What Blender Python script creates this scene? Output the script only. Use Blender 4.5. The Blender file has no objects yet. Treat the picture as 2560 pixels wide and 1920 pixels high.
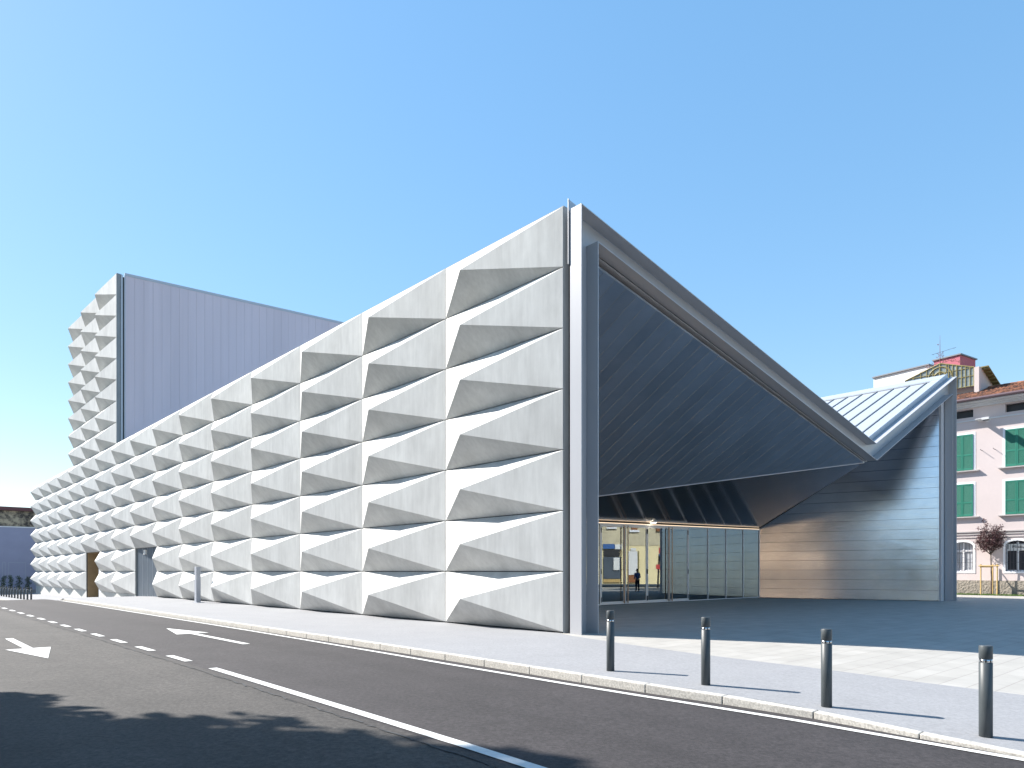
import bpy, bmesh, math, random
from math import radians as R, sin, cos, pi
from mathutils import Vector
random.seed(7)
D = bpy.data
SC = bpy.context.scene
C = SC.collection

# ------------------------------------------------------------------ camera, sky, sun
FX = 1750.0 / 2560.0
TH = math.atan2(1590.0, 1750.0)
U = (-sin(TH), cos(TH))          # along the street facade, away from the camera
V = (cos(TH), sin(TH))           # across, into the building
P0 = (1.3447, 18.3848)           # near corner of the facade, camera above the origin
EYE = 1.62                       # z in the local frame is measured from eye level


def W(s, v, z=0.0):
    return (P0[0] + s * U[0] + v * V[0], P0[1] + s * U[1] + v * V[1], z + EYE)


cam = D.cameras.new('camera')
cam.sensor_width = 36.0
cam.lens = 36.0 * FX
cam.shift_y = (1428.6 - 960.0) / 2560.0
cam.clip_end = 6000
cam.clip_start = 0.05
co = D.objects.new('camera', cam)
C.objects.link(co)
co.location = (0, 0, EYE)
co.rotation_euler = (R(90), 0, 0)
SC.camera = co

SUN_EL = R(40.0)
AZ = R(-20.9)                    # heading of the sun's travel in plan
tr = (cos(AZ), sin(AZ))
world = D.worlds.new('World')
SC.world = world
world.use_nodes = True
wn = world.node_tree
sky = wn.nodes.new('ShaderNodeTexSky')
sky.sky_type = 'NISHITA'
sky.sun_disc = False
sky.sun_elevation = SUN_EL
sky.sun_rotation = math.atan2(-tr[0], -tr[1])
sky.altitude = 100
sky.air_density = 1.0
sky.dust_density = 0.2
sky.ozone_density = 1.6
bg = wn.nodes['Background']
bg.inputs[1].default_value = 0.13
gm = wn.nodes.new('ShaderNodeGamma')
gm.inputs[1].default_value = 0.42
hs = wn.nodes.new('ShaderNodeHueSaturation')
hs.inputs['Hue'].default_value = 0.5
hs.inputs['Saturation'].default_value = 2.0
hs.inputs['Value'].default_value = 1.86
wn.links.new(sky.outputs[0], gm.inputs[0])
wn.links.new(gm.outputs[0], hs.inputs['Color'])
wn.links.new(hs.outputs[0], bg.inputs[0])
sl = D.lights.new('sun', 'SUN')
sl.energy = 5.0
sl.angle = R(0.5)
sl.color = (1.0, 0.95, 0.88)
so = D.objects.new('sun', sl)
C.objects.link(so)
so.rotation_euler = Vector((tr[0] * cos(SUN_EL), tr[1] * cos(SUN_EL), -sin(SUN_EL))).to_track_quat('-Z', 'Y').to_euler()
so.location = (-40, 20, 60)
SC.view_settings.view_transform = 'Standard'
SC.view_settings.look = 'None'
SC.view_settings.exposure = 1.22
SC.view_settings.gamma = 1.0
SC.render.film_transparent = False
SC.cycles.max_bounces = 8
SC.cycles.transparent_max_bounces = 12


# ------------------------------------------------------------------ materials
def mat(name, col, rough=0.7, metal=0.0, noise=None, bump=None, spec=0.5, cvar=0.0):
    """noise=(scale xyz, amount, detail), bump=(scale, strength, distance)"""
    m = D.materials.new(name)
    m.use_nodes = True
    nt = m.node_tree
    b = nt.nodes['Principled BSDF']
    b.inputs['Base Color'].default_value = (*col, 1)
    b.inputs['Roughness'].default_value = rough
    b.inputs['Metallic'].default_value = metal
    b.inputs['Specular IOR Level'].default_value = spec
    tc = nt.nodes.new('ShaderNodeNewGeometry')
    src = None
    if noise:
        for (sc, amt, det) in (noise if isinstance(noise, list) else [noise]):
            mp = nt.nodes.new('ShaderNodeMapping')
            mp.inputs['Scale'].default_value = sc if isinstance(sc, tuple) else (sc, sc, sc)
            nt.links.new(tc.outputs['Position'], mp.inputs[0])
            n = nt.nodes.new('ShaderNodeTexNoise')
            n.inputs['Scale'].default_value = 1
            n.inputs['Detail'].default_value = det
            n.inputs['Roughness'].default_value = 0.6
            nt.links.new(mp.outputs[0], n.inputs['Vector'])
            mr = nt.nodes.new('ShaderNodeMapRange')
            mr.inputs['From Min'].default_value = 0.25
            mr.inputs['From Max'].default_value = 0.75
            mr.inputs['To Min'].default_value = 1 - amt
            mr.inputs['To Max'].default_value = 1 + amt
            nt.links.new(n.outputs[0], mr.inputs[0])
            mx = nt.nodes.new('ShaderNodeVectorMath')
            mx.operation = 'SCALE'
            if src is None:
                mx.inputs[0].default_value = col
            else:
                nt.links.new(src, mx.inputs[0])
            nt.links.new(mr.outputs[0], mx.inputs['Scale'])
            src = mx.outputs[0]
    if cvar:
        oi = nt.nodes.new('ShaderNodeObjectInfo')
        mr = nt.nodes.new('ShaderNodeMapRange')
        mr.inputs['To Min'].default_value = 1 - cvar
        mr.inputs['To Max'].default_value = 1 + cvar
        nt.links.new(oi.outputs['Random'], mr.inputs[0])
        mx = nt.nodes.new('ShaderNodeVectorMath')
        mx.operation = 'SCALE'
        if src is None:
            mx.inputs[0].default_value = col
        else:
            nt.links.new(src, mx.inputs[0])
        nt.links.new(mr.outputs[0], mx.inputs['Scale'])
        src = mx.outputs[0]
    if src is not None:
        nt.links.new(src, b.inputs['Base Color'])
    if bump:
        sc, st, dist = bump
        mp = nt.nodes.new('ShaderNodeMapping')
        mp.inputs['Scale'].default_value = sc if isinstance(sc, tuple) else (sc, sc, sc)
        nt.links.new(tc.outputs['Position'], mp.inputs[0])
        n = nt.nodes.new('ShaderNodeTexNoise')
        n.inputs['Scale'].default_value = 1
        n.inputs['Detail'].default_value = 4
        nt.links.new(mp.outputs[0], n.inputs['Vector'])
        bp = nt.nodes.new('ShaderNodeBump')
        bp.inputs['Strength'].default_value = st
        bp.inputs['Distance'].default_value = dist
        nt.links.new(n.outputs[0], bp.inputs['Height'])
        nt.links.new(bp.outputs[0], b.inputs['Normal'])
    return m


M = {}
M['concrete'] = mat('concrete', (0.54, 0.54, 0.525), 0.75, noise=[((1.2, 1.2, 0.35), 0.14, 7), ((9, 9, 0.8), 0.08, 4), ((3.5, 3.5, 2.5), 0.05, 6), (0.5, 0.06, 2)], bump=(6, 0.15, 0.01), cvar=0.05)
M['plinth'] = mat('plinth_concrete', (0.52, 0.52, 0.49), 0.8, noise=[((2, 2, 0.5), 0.08, 6)])
M['joint'] = mat('joint', (0.05, 0.055, 0.06), 0.9)
M['edge_concrete'] = mat('edge_concrete', (0.24, 0.26, 0.27), 0.8, noise=[((3, 3, 0.5), 0.18, 6)])
M['steel'] = mat('painted_steel', (0.40, 0.405, 0.43), 0.36, metal=0.1, noise=((0.8, 0.8, 0.3), 0.03, 3), spec=0.5)
M['roof_zinc'] = mat('roof_zinc', (0.44, 0.48, 0.53), 0.42, metal=0.3, noise=[(2.5, 0.05, 5)])
M['dark_seam'] = mat('dark_seam', (0.16, 0.17, 0.19), 0.5)
M['poly'] = mat('tower_cladding', (0.60, 0.535, 0.59), 0.45, noise=[((7, 7, 0.15), 0.025, 3), ((0.5, 0.5, 0.06), 0.06, 2)])
M['poly_trim'] = mat('tower_trim', (0.42, 0.47, 0.53), 0.4)
M['alu'] = mat('aluminium_frame', (0.62, 0.60, 0.62), 0.4, metal=0.2)
M['bronze'] = mat('bronze_handle', (0.30, 0.22, 0.17), 0.32, metal=0.9)
M['black'] = mat('black', (0.02, 0.022, 0.025), 0.5)
M['dark_metal'] = mat('door_metal', (0.10, 0.125, 0.155), 0.42, metal=0.4, noise=[((1, 1, 0.6), 0.1, 4)])
M['tan_panel'] = mat('tan_panel', (0.33, 0.235, 0.13), 0.6, noise=[((1.5, 1.5, 3), 0.15, 4)])
M['white_door'] = mat('white_door', (0.62, 0.66, 0.72), 0.5)
M['bollard'] = mat('bollard_paint', (0.052, 0.062, 0.068), 0.48, noise=(5, 0.1, 3))
M['chrome'] = mat('bollard_band', (0.75, 0.75, 0.75), 0.15, metal=1.0)
M['post'] = mat('grey_post', (0.34, 0.36, 0.40), 0.45)
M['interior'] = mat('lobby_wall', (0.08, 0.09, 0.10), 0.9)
M['lime'] = mat('lime_counter', (0.55, 0.56, 0.22), 0.7)
M['red'] = mat('red_paint', (0.55, 0.05, 0.05), 0.6)
M['pink_wall'] = mat('pink_render', (0.55, 0.475, 0.46), 0.9, noise=[(0.7, 0.035, 5), (6, 0.02, 4)], bump=(14, 0.1, 0.01))
M['white_trim'] = mat('white_trim', (0.78, 0.78, 0.80), 0.8)
M['sill'] = mat('stone_sill', (0.40, 0.37, 0.36), 0.8)
M['shutter'] = mat('green_shutter', (0.012, 0.165, 0.11), 0.55, cvar=0.06)
M['stone_plinth'] = mat('rough_stone_plinth', (0.27, 0.24, 0.20), 0.95, noise=[(9, 0.25, 6)], bump=(8, 1.0, 0.08))
M['gutter'] = mat('brown_gutter', (0.11, 0.07, 0.08), 0.45)
M['cornice'] = mat('pale_cornice', (0.55, 0.55, 0.56), 0.8, noise=[((0.6, 0.6, 4), 0.08, 4)])
M['glass_dark'] = mat('window_glass', (0.03, 0.035, 0.04), 0.08, spec=0.8)
M['curtain'] = mat('pale_inner_shutter', (0.42, 0.44, 0.47), 0.5, noise=[((2, 2, 1.2), 0.3, 3)])
M['iron'] = mat('black_iron', (0.03, 0.03, 0.035), 0.6)
M['rust_iron'] = mat('rusty_iron', (0.16, 0.06, 0.06), 0.7)
M['white_wall'] = mat('white_render', (0.70, 0.69, 0.67), 0.9, noise=[(0.8, 0.03, 4)])
M['magenta'] = mat('pink_painted_wall', (0.42, 0.12, 0.155), 0.9, noise=[(1.0, 0.06, 4)])
M['olive_frame'] = mat('olive_metal_frame', (0.21, 0.18, 0.07), 0.6, noise=[(3, 0.3, 4)])
M['wood'] = mat('stake_wood', (0.48, 0.33, 0.13), 0.75, noise=[((8, 8, 1.5), 0.15, 4)])
M['bark'] = mat('bark', (0.10, 0.075, 0.06), 0.9, noise=[(12, 0.3, 4)])
M['leaf_purple'] = mat('purple_leaves', (0.075, 0.03, 0.032), 0.5, noise=[(9, 0.55, 3)])
M['leaf_green'] = mat('green_leaves', (0.035, 0.075, 0.022), 0.5, noise=[(4, 0.5, 3)])
M['grass'] = mat('grass_blades', (0.10, 0.17, 0.03), 0.7, noise=[(2.5, 0.4, 4)])
M['lavender_wall'] = mat('lavender_wall', (0.33, 0.345, 0.47), 0.85, noise=[(0.7, 0.05, 4)])
M['maroon'] = mat('maroon_coping', (0.13, 0.05, 0.055), 0.6)
M['cream'] = mat('cream_render', (0.80, 0.68, 0.40), 0.9, noise=[(0.9, 0.08, 5)])
M['tan_wall'] = mat('tan_render', (0.82, 0.66, 0.48), 0.9, noise=[(0.6, 0.08, 5)])
M['dirty_wall'] = mat('grey_brown_render', (0.55, 0.48, 0.33), 0.9, noise=[(0.9, 0.2, 6)])
M['blue_sign'] = mat('blue_sign', (0.04, 0.12, 0.32), 0.5)
M['white_sign'] = mat('white_sign', (0.7, 0.7, 0.68), 0.5)
M['brown_shutter'] = mat('brown_shutter', (0.24, 0.09, 0.03), 0.6)
M['skin'] = mat('skin', (0.32, 0.18, 0.12), 0.6)
M['hair'] = mat('hair', (0.015, 0.012, 0.01), 0.7)
M['blue_shirt'] = mat('blue_shirt', (0.06, 0.12, 0.28), 0.85)
M['jeans'] = mat('dark_jeans', (0.012, 0.016, 0.03), 0.85)
M['marking'] = mat('road_paint', (0.62, 0.62, 0.60), 0.65, noise=[(18, 0.10, 5), (2.5, 0.05, 3)])
M['kerb'] = mat('granite_kerb', (0.46, 0.44, 0.405), 0.85, noise=[(38, 0.42, 5), (3, 0.14, 4)], bump=(60, 0.4, 0.005))
M['gravel'] = mat('earth', (0.12, 0.12, 0.11), 0.95, noise=[(1.0, 0.2, 4)])


def metal_mat(name, col, rough, bscale, bstr, bdist, col2=None, nz=((0.5, 0.5, 0.5), 0.1)):
    m = mat(name, col, rough, metal=0.95, noise=[((nz[0]), nz[1], 4), ((2.0, 2.0, 5.0), 0.04, 4)], bump=(bscale, bstr, bdist))
    nt = m.node_tree
    b = nt.nodes['Principled BSDF']
    tc = nt.nodes.new('ShaderNodeNewGeometry')
    n = nt.nodes.new('ShaderNodeTexNoise')
    n.inputs['Scale'].default_value = 1.3
    n.inputs['Detail'].default_value = 3
    nt.links.new(tc.outputs['Position'], n.inputs['Vector'])
    mr = nt.nodes.new('ShaderNodeMapRange')
    mr.inputs['To Min'].default_value = rough * 0.75
    mr.inputs['To Max'].default_value = rough * 1.3
    nt.links.new(n.outputs[0], mr.inputs[0])
    nt.links.new(mr.outputs[0], b.inputs['Roughness'])
    return m


M['soffit'] = metal_mat('zinc_soffit', (0.45, 0.49, 0.56), 0.34, (0.7, 0.7, 0.7), 0.25, 0.03)
M['soffit_seam'] = mat('soffit_seam', (0.36, 0.37, 0.38), 0.5, metal=0.5)
M['soffit_b'] = metal_mat('zinc_soffit_darker', (0.425, 0.46, 0.525), 0.34, (0.7, 0.7, 0.7), 0.25, 0.03)
M['soffit_c'] = metal_mat('zinc_soffit_lighter', (0.475, 0.515, 0.585), 0.34, (0.7, 0.7, 0.7), 0.25, 0.03)
M['soffit_low'] = metal_mat('zinc_soffit_polished', (0.34, 0.33, 0.34), 0.13, (0.7, 0.7, 0.7), 0.10, 0.02)
M['wall_metal'] = metal_mat('stainless_cladding', (0.61, 0.66, 0.75), 0.17, (0.5, 0.5, 1.6), 0.2, 0.03)


def asphalt(name, col, coarse, big, tint=0.0):
    m = mat(name, col, 0.85, noise=[(coarse, 0.38, 3), (20, 0.48, 2), (7, 0.16, 3), (big, 0.17, 6), ((0.25, 0.25, 0.25), 0.08, 3)], bump=(coarse * 1.3, 0.5, 0.006))
    return m


def lanes(m, amt, per):
    nt = m.node_tree
    b = nt.nodes['Principled BSDF']
    src = b.inputs['Base Color'].links[0].from_socket
    g_ = nt.nodes.new('ShaderNodeNewGeometry')
    m1 = nt.nodes.new('ShaderNodeMapping')
    m1.inputs['Rotation'].default_value = (0, 0, -math.atan2(V[1], V[0]))
    m2 = nt.nodes.new('ShaderNodeMapping')
    m2.inputs['Scale'].default_value = (per, per * .05, 1)
    n = nt.nodes.new('ShaderNodeTexNoise')
    n.inputs['Scale'].default_value = 1
    n.inputs['Detail'].default_value = 5
    mr = nt.nodes.new('ShaderNodeMapRange')
    mr.inputs['From Min'].default_value = .3
    mr.inputs['From Max'].default_value = .7
    mr.inputs['To Min'].default_value = 1 - amt
    mr.inputs['To Max'].default_value = 1 + amt
    mx = nt.nodes.new('ShaderNodeVectorMath')
    mx.operation = 'SCALE'
    nt.links.new(g_.outputs['Position'], m1.inputs[0])
    nt.links.new(m1.outputs[0], m2.inputs[0])
    nt.links.new(m2.outputs[0], n.inputs['Vector'])
    nt.links.new(n.outputs[0], mr.inputs[0])
    nt.links.new(src, mx.inputs[0])
    nt.links.new(mr.outputs[0], mx.inputs['Scale'])
    nt.links.new(mx.outputs[0], b.inputs['Base Color'])


M['asphalt_new'] = asphalt('dark_asphalt', (0.030, 0.0262, 0.0275), 70, 1.1)
M['asphalt_old'] = asphalt('worn_asphalt', (0.049, 0.0445, 0.041), 70, 0.8)
M['asphalt_join'] = asphalt('joint_asphalt', (0.046, 0.041, 0.039), 70, 0.8)
M['pavement'] = asphalt('pale_pavement', (0.248, 0.250, 0.260), 60, 0.9)
lanes(M['asphalt_new'], .16, 1.1)
lanes(M['asphalt_old'], .22, .9)
lanes(M['pavement'], .05, .8)
for nn in ('pavement',):
    for nd in M[nn].node_tree.nodes:
        if nd.type == 'MAP_RANGE':
            a = nd.inputs['To Max'].default_value - 1
            nd.inputs['To Min'].default_value = 1 - a * 0.28
            nd.inputs['To Max'].default_value = 1 + a * 0.28


def plaza_mat():
    m = D.materials.new('stone_paving')
    m.use_nodes = True
    nt = m.node_tree
    b = nt.nodes['Principled BSDF']
    b.inputs['Roughness'].default_value = 0.75
    g = nt.nodes.new('ShaderNodeNewGeometry')
    mp = nt.nodes.new('ShaderNodeMapping')
    mp.vector_type = 'POINT'
    mp.inputs['Rotation'].default_value = (0, 0, -math.atan2(V[1], V[0]))
    nt.links.new(g.outputs['Position'], mp.inputs[0])
    br = nt.nodes.new('ShaderNodeTexBrick')
    br.inputs['Scale'].default_value = 1.0
    br.inputs['Brick Width'].default_value = 1.25
    br.inputs['Row Height'].default_value = 0.36
    br.inputs['Mortar Size'].default_value = 0.007
    br.inputs['Mortar Smooth'].default_value = 0.3
    br.inputs['Color1'].default_value = (0.34, 0.325, 0.30, 1)
    br.inputs['Color2'].default_value = (0.375, 0.36, 0.335, 1)
    br.inputs['Mortar'].default_value = (0.24, 0.22, 0.20, 1)
    nt.links.new(mp.outputs[0], br.inputs['Vector'])
    n = nt.nodes.new('ShaderNodeTexNoise')
    n.inputs['Scale'].default_value = 1.6
    n.inputs['Detail'].default_value = 6
    nt.links.new(g.outputs['Position'], n.inputs['Vector'])
    mr = nt.nodes.new('ShaderNodeMapRange')
    mr.inputs['From Min'].default_value = 0.3
    mr.inputs['From Max'].default_value = 0.7
    mr.inputs['To Min'].default_value = 0.90
    mr.inputs['To Max'].default_value = 1.08
    nt.links.new(n.outputs[0], mr.inputs[0])
    mx = nt.nodes.new('ShaderNodeVectorMath')
    mx.operation = 'SCALE'
    nt.links.new(br.outputs['Color'], mx.inputs[0])
    nt.links.new(mr.outputs[0], mx.inputs['Scale'])
    nt.links.new(mx.outputs[0], b.inputs['Base Color'])
    bp = nt.nodes.new('ShaderNodeBump')
    bp.inputs['Strength'].default_value = 0.3
    bp.inputs['Distance'].default_value = 0.004
    bp.invert = True
    nt.links.new(br.outputs['Fac'], bp.inputs['Height'])
    nt.links.new(bp.outputs[0], b.inputs['Normal'])
    return m


M['plaza'] = plaza_mat()


def glass_mat(name, refl, tint):
    m = D.materials.new(name)
    m.use_nodes = True
    nt = m.node_tree
    nt.nodes.clear()
    o = nt.nodes.new('ShaderNodeOutputMaterial')
    mix = nt.nodes.new('ShaderNodeMixShader')
    gl = nt.nodes.new('ShaderNodeBsdfGlossy')
    gl.inputs['Roughness'].default_value = 0.0
    gl.inputs['Color'].default_value = (0.72, 0.80, 0.85, 1)
    tp = nt.nodes.new('ShaderNodeBsdfTransparent')
    tp.inputs['Color'].default_value = (*tint, 1)
    fr = nt.nodes.new('ShaderNodeFresnel')
    fr.inputs['IOR'].default_value = 1.5
    mr = nt.nodes.new('ShaderNodeMapRange')
    mr.inputs['To Min'].default_value = refl
    mr.inputs['To Max'].default_value = 1.0
    nt.links.new(fr.outputs[0], mr.inputs[0])
    nt.links.new(mr.outputs[0], mix.inputs[0])
    nt.links.new(tp.outputs[0], mix.inputs[1])
    nt.links.new(gl.outputs[0], mix.inputs[2])
    nt.links.new(mix.outputs[0], o.inputs[0])
    return m


M['glass'] = glass_mat('reflective_glass', 0.27, (0.55, 0.6, 0.6))
M['pale_glass'] = mat('conservatory_glass', (0.20, 0.22, 0.20), 0.15, noise=[((1.2, 1.2, 3), 0.5, 4)], spec=0.9)


def stained_mat():
    m = mat('stained_render', (0.34, 0.29, 0.21), 0.95, noise=[(3, 0.2, 6)])
    nt = m.node_tree
    b = nt.nodes['Principled BSDF']
    g = nt.nodes.new('ShaderNodeNewGeometry')
    n = nt.nodes.new('ShaderNodeTexNoise')
    n.inputs['Scale'].default_value = 1.1
    n.inputs['Detail'].default_value = 8
    n.inputs['Roughness'].default_value = 0.7
    nt.links.new(g.outputs['Position'], n.inputs['Vector'])
    cr = nt.nodes.new('ShaderNodeValToRGB')
    cr.color_ramp.elements[0].position = 0.42
    cr.color_ramp.elements[0].color = (0.07, 0.06, 0.055, 1)
    cr.color_ramp.elements[1].position = 0.58
    cr.color_ramp.elements[1].color = (0.46, 0.39, 0.28, 1)
    nt.links.new(n.outputs[0], cr.inputs[0])
    nt.links.new(cr.outputs[0], b.inputs['Base Color'])
    return m


M['stained'] = stained_mat()


def tile_mat():
    m = mat('terracotta_tiles', (0.25, 0.10, 0.06), 0.85)
    nt = m.node_tree
    b = nt.nodes['Principled BSDF']
    g = nt.nodes.new('ShaderNodeNewGeometry')
    mp = nt.nodes.new('ShaderNodeMapping')
    mp.inputs['Rotation'].default_value = (0, 0, -math.atan2(V[1], V[0]))
    mp.inputs['Scale'].default_value = (2.4, 4.2, 2.4)
    nt.links.new(g.outputs['Position'], mp.inputs[0])
    vo = nt.nodes.new('ShaderNodeTexVoronoi')
    vo.inputs['Scale'].default_value = 1.0
    nt.links.new(mp.outputs[0], vo.inputs['Vector'])
    cr = nt.nodes.new('ShaderNodeValToRGB')
    cr.color_ramp.elements[0].color = (0.06, 0.035, 0.03, 1)
    cr.color_ramp.elements[1].color = (0.36, 0.16, 0.09, 1)
    e = cr.color_ramp.elements.new(0.5)
    e.color = (0.20, 0.09, 0.055, 1)
    sx = nt.nodes.new('ShaderNodeSeparateColor')
    nt.links.new(vo.outputs['Color'], sx.inputs[0])
    nt.links.new(sx.outputs[0], cr.inputs[0])
    nt.links.new(cr.outputs[0], b.inputs['Base Color'])
    return m


M['tiles'] = tile_mat()


def emis(name, col, st):
    m = D.materials.new(name)
    m.use_nodes = True
    b = m.node_tree.nodes['Principled BSDF']
    b.inputs['Base Color'].default_value = (*col, 1)
    b.inputs['Emission Color'].default_value = (*col, 1)
    b.inputs['Emission Strength'].default_value = st
    return m


M['warm_wall'] = mat('warm_inner_wall', (0.74, 0.60, 0.46), 0.8, noise=[(0.8, 0.08, 4)])
M['led'] = emis('warm_led', (1.0, 0.74, 0.50), 0.65)
M['added_glow'] = emis('added_glow_strip', (1.0, 0.72, 0.47), 4.4)  # glow added to brighten the inner wall, not a known lamp
M['spot'] = emis('spot_lens', (1.0, 0.9, 0.7), 6.0)


# ------------------------------------------------------------------ mesh helpers
class MB:
    def __init__(self):
        self.v = []
        self.f = []
        self.mi = []

    def vs(self, pts):
        n = len(self.v)
        self.v += [tuple(p) for p in pts]
        return list(range(n, n + len(pts)))

    def face(self, pts, mi=0):
        self.f.append(self.vs(pts))
        self.mi.append(mi)

    def hexa(self, p, mi=0):
        """8 points: bottom loop 0-3, top loop 4-7"""
        i = self.vs(p)
        for q in ((0, 1, 2, 3), (4, 5, 6, 7), (0, 1, 5, 4), (1, 2, 6, 5), (2, 3, 7, 6), (3, 0, 4, 7)):
            self.f.append([i[k] for k in q])
            self.mi.append(mi)

    def box(self, s0, s1, v0, v1, z0, z1, mi=0):
        self.hexa([W(s0, v0, z0), W(s1, v0, z0), W(s1, v1, z0), W(s0, v1, z0), W(s0, v0, z1), W(s1, v0, z1), W(s1, v1, z1), W(s0, v1, z1)], mi)

    def wbox(self, x0, x1, y0, y1, z0, z1, mi=0):
        self.hexa([(x0, y0, z0), (x1, y0, z0), (x1, y1, z0), (x0, y1, z0), (x0, y0, z1), (x1, y0, z1), (x1, y1, z1), (x0, y1, z1)], mi)

    def tube(self, pts, r, n=8, mi=0, r1=None):
        pts = [Vector(p) for p in pts]
        rings = []
        for i, p in enumerate(pts):
            d = (pts[min(i + 1, len(pts) - 1)] - pts[max(i - 1, 0)]).normalized()
            a = Vector((0, 0, 1)) if abs(d.z) < 0.9 else Vector((1, 0, 0))
            x = d.cross(a).normalized()
            y = d.cross(x).normalized()
            rr = r if r1 is None else r + (r1 - r) * i / (len(pts) - 1)
            if isinstance(r, list):
                rr = r[i]
            rings.append(self.vs([p + x * rr * cos(2 * pi * k / n) + y * rr * sin(2 * pi * k / n) for k in range(n)]))
        for a, b in zip(rings, rings[1:]):
            for k in range(n):
                self.f.append([a[k], a[(k + 1) % n], b[(k + 1) % n], b[k]])
                self.mi.append(mi)
        self.f.append(rings[0][::-1])
        self.mi.append(mi)
        self.f.append(rings[-1])
        self.mi.append(mi)

    def lathe(self, c, prof, n=24, mi=0):
        rings = [self.vs([(c[0] + r * cos(2 * pi * k / n), c[1] + r * sin(2 * pi * k / n), c[2] + z) for k in range(n)]) for r, z in prof]
        for a, b in zip(rings, rings[1:]):
            for k in range(n):
                self.f.append([a[k], a[(k + 1) % n], b[(k + 1) % n], b[k]])
                self.mi.append(mi)
        self.f.append(rings[0][::-1])
        self.mi.append(mi)
        self.f.append(rings[-1])
        self.mi.append(mi)

    def build(self, name, mats, parent=None, smooth=False, recalc=True, bevel=0):
        mats = mats if isinstance(mats, (list, tuple)) else [mats]
        o0 = Vector(parent['_org']) if parent is not None and '_org' in parent else Vector((0, 0, 0))
        me = D.meshes.new(name)
        me.from_pydata([tuple(Vector(p) - o0) for p in self.v], [], self.f)
        for m in mats:
            me.materials.append(M[m] if isinstance(m, str) else m)
        me.polygons.foreach_set('material_index', self.mi)
        if recalc:
            bm = bmesh.new()
            bm.from_mesh(me)
            bmesh.ops.recalc_face_normals(bm, faces=bm.faces)
            bm.to_mesh(me)
            bm.free()
        if smooth:
            me.shade_smooth() if hasattr(me, 'shade_smooth') else None
        me.update()
        o = D.objects.new(name, me)
        C.objects.link(o)
        if bevel:
            b = o.modifiers.new('bevel', 'BEVEL')
            b.width = bevel
            b.segments = 2
            b.limit_method = 'ANGLE'
        if parent is not None:
            o.parent = parent
        o['_org'] = tuple(o0)
        return o


def thing(name, label, cat, loc=(0, 0, 0), group=None):
    o = D.objects.new(name, None)
    o.empty_display_size = 0.3
    C.objects.link(o)
    o.location = loc
    o['label'] = label
    o['category'] = cat
    o['_org'] = tuple(loc)
    if group:
        o['group'] = group
    return o


def tag(o, label, cat, group=None):
    o['label'] = label
    o['category'] = cat
    if group:
        o['group'] = group
    return o


def structure(o, label=None):
    o['kind'] = 'structure'
    if label:
        o['label'] = label
    return o


def copy_tree(o, parent=None):
    c = o.copy()
    C.objects.link(c)
    if parent is not None:
        c.parent = parent
    for ch in list(o.children):
        copy_tree(ch, c)
    return c


# ------------------------------------------------------------------ ground heights
GP = [(-40, -2.3), (-20, -2.08), (-10.5, -1.83), (-8.8, -1.73), (-7, -1.665), (-5, -1.65), (0, -1.62), (30, -1.62), (37, -1.64), (41, -1.72), (46, -1.93), (51, -2.17), (56, -2.3), (72, -2.42), (82, -2.53), (95, -2.6), (600, -2.6)]
RP = [(-40, -2.25), (-20, -2.0), (-10.5, -1.86), (-8.8, -1.825), (-7, -1.795), (-5, -1.78), (0, -1.75), (30, -1.75), (37, -1.76), (41, -1.79), (46, -1.97), (51, -2.24), (56, -2.43), (72, -2.55), (82, -2.66), (95, -2.73), (600, -2.73)]


def lin(P, s):
    if s <= P[0][0]:
        return P[0][1]
    for (a, b), (c, d) in zip(P, P[1:]):
        if s <= c:
            return b + (d - b) * (s - a) / (c - a)
    return P[-1][1]


NODES = [-300, -40] + list(range(-39, 97)) + [600]


def sm(P, k):
    return (lin(P, k - 1.5) + 2 * lin(P, k) + lin(P, k + 1.5)) / 4


GN = [(k, sm(GP, k)) for k in NODES]
RN = [(k, sm(RP, k)) for k in NODES]


def g(s): return lin(GN, s)


def r(s): return lin(RN, s)


def clip(poly, a, keep_greater):
    out = []
    for i in range(len(poly)):
        p, q = poly[i - 1], poly[i]
        ip = (p[0] >= a) if keep_greater else (p[0] <= a)
        iq = (q[0] >= a) if keep_greater else (q[0] <= a)
        if ip != iq:
            t = (a - p[0]) / (q[0] - p[0])
            out.append((a, p[1] + (q[1] - p[1]) * t))
        if iq:
            out.append(q)
    return out


def drape(mb, poly, h, off=0.0, mi=0):
    lo = min(p[0] for p in poly)
    hi = max(p[0] for p in poly)
    for a, b in zip(NODES, NODES[1:]):
        if b <= lo or a >= hi:
            continue
        q = clip(clip(poly, a, True), b, False)
        if len(q) > 2:
            mb.face([W(p[0], p[1], h(p[0]) + off) for p in q], mi)


def strip(mb, line, w, h, off, mi=0):
    for (a, b), (c, d) in zip(line, line[1:]):
        drape(mb, [(a, b - w / 2), (c, d - w / 2), (c, d + w / 2), (a, b + w / 2)], h, off, mi)


KL = [(-40, -4.9), (-11, -4.86), (-8.6, -4.74), (-6.3, -4.95), (-5, -5.0), (60, -5.0)]


def kv(s): return lin(KL, s)


# base ground
mb = MB()
for a, b in zip(NODES, NODES[1:]):
    mb.face([W(a, -600, r(a) - .12), W(b, -600, r(b) - .12), W(b, 600, r(b) - .12), W(a, 600, r(a) - .12)])
structure(mb.build('ground', 'gravel', recalc=False), 'bare ground under and beyond the street and square')
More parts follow.
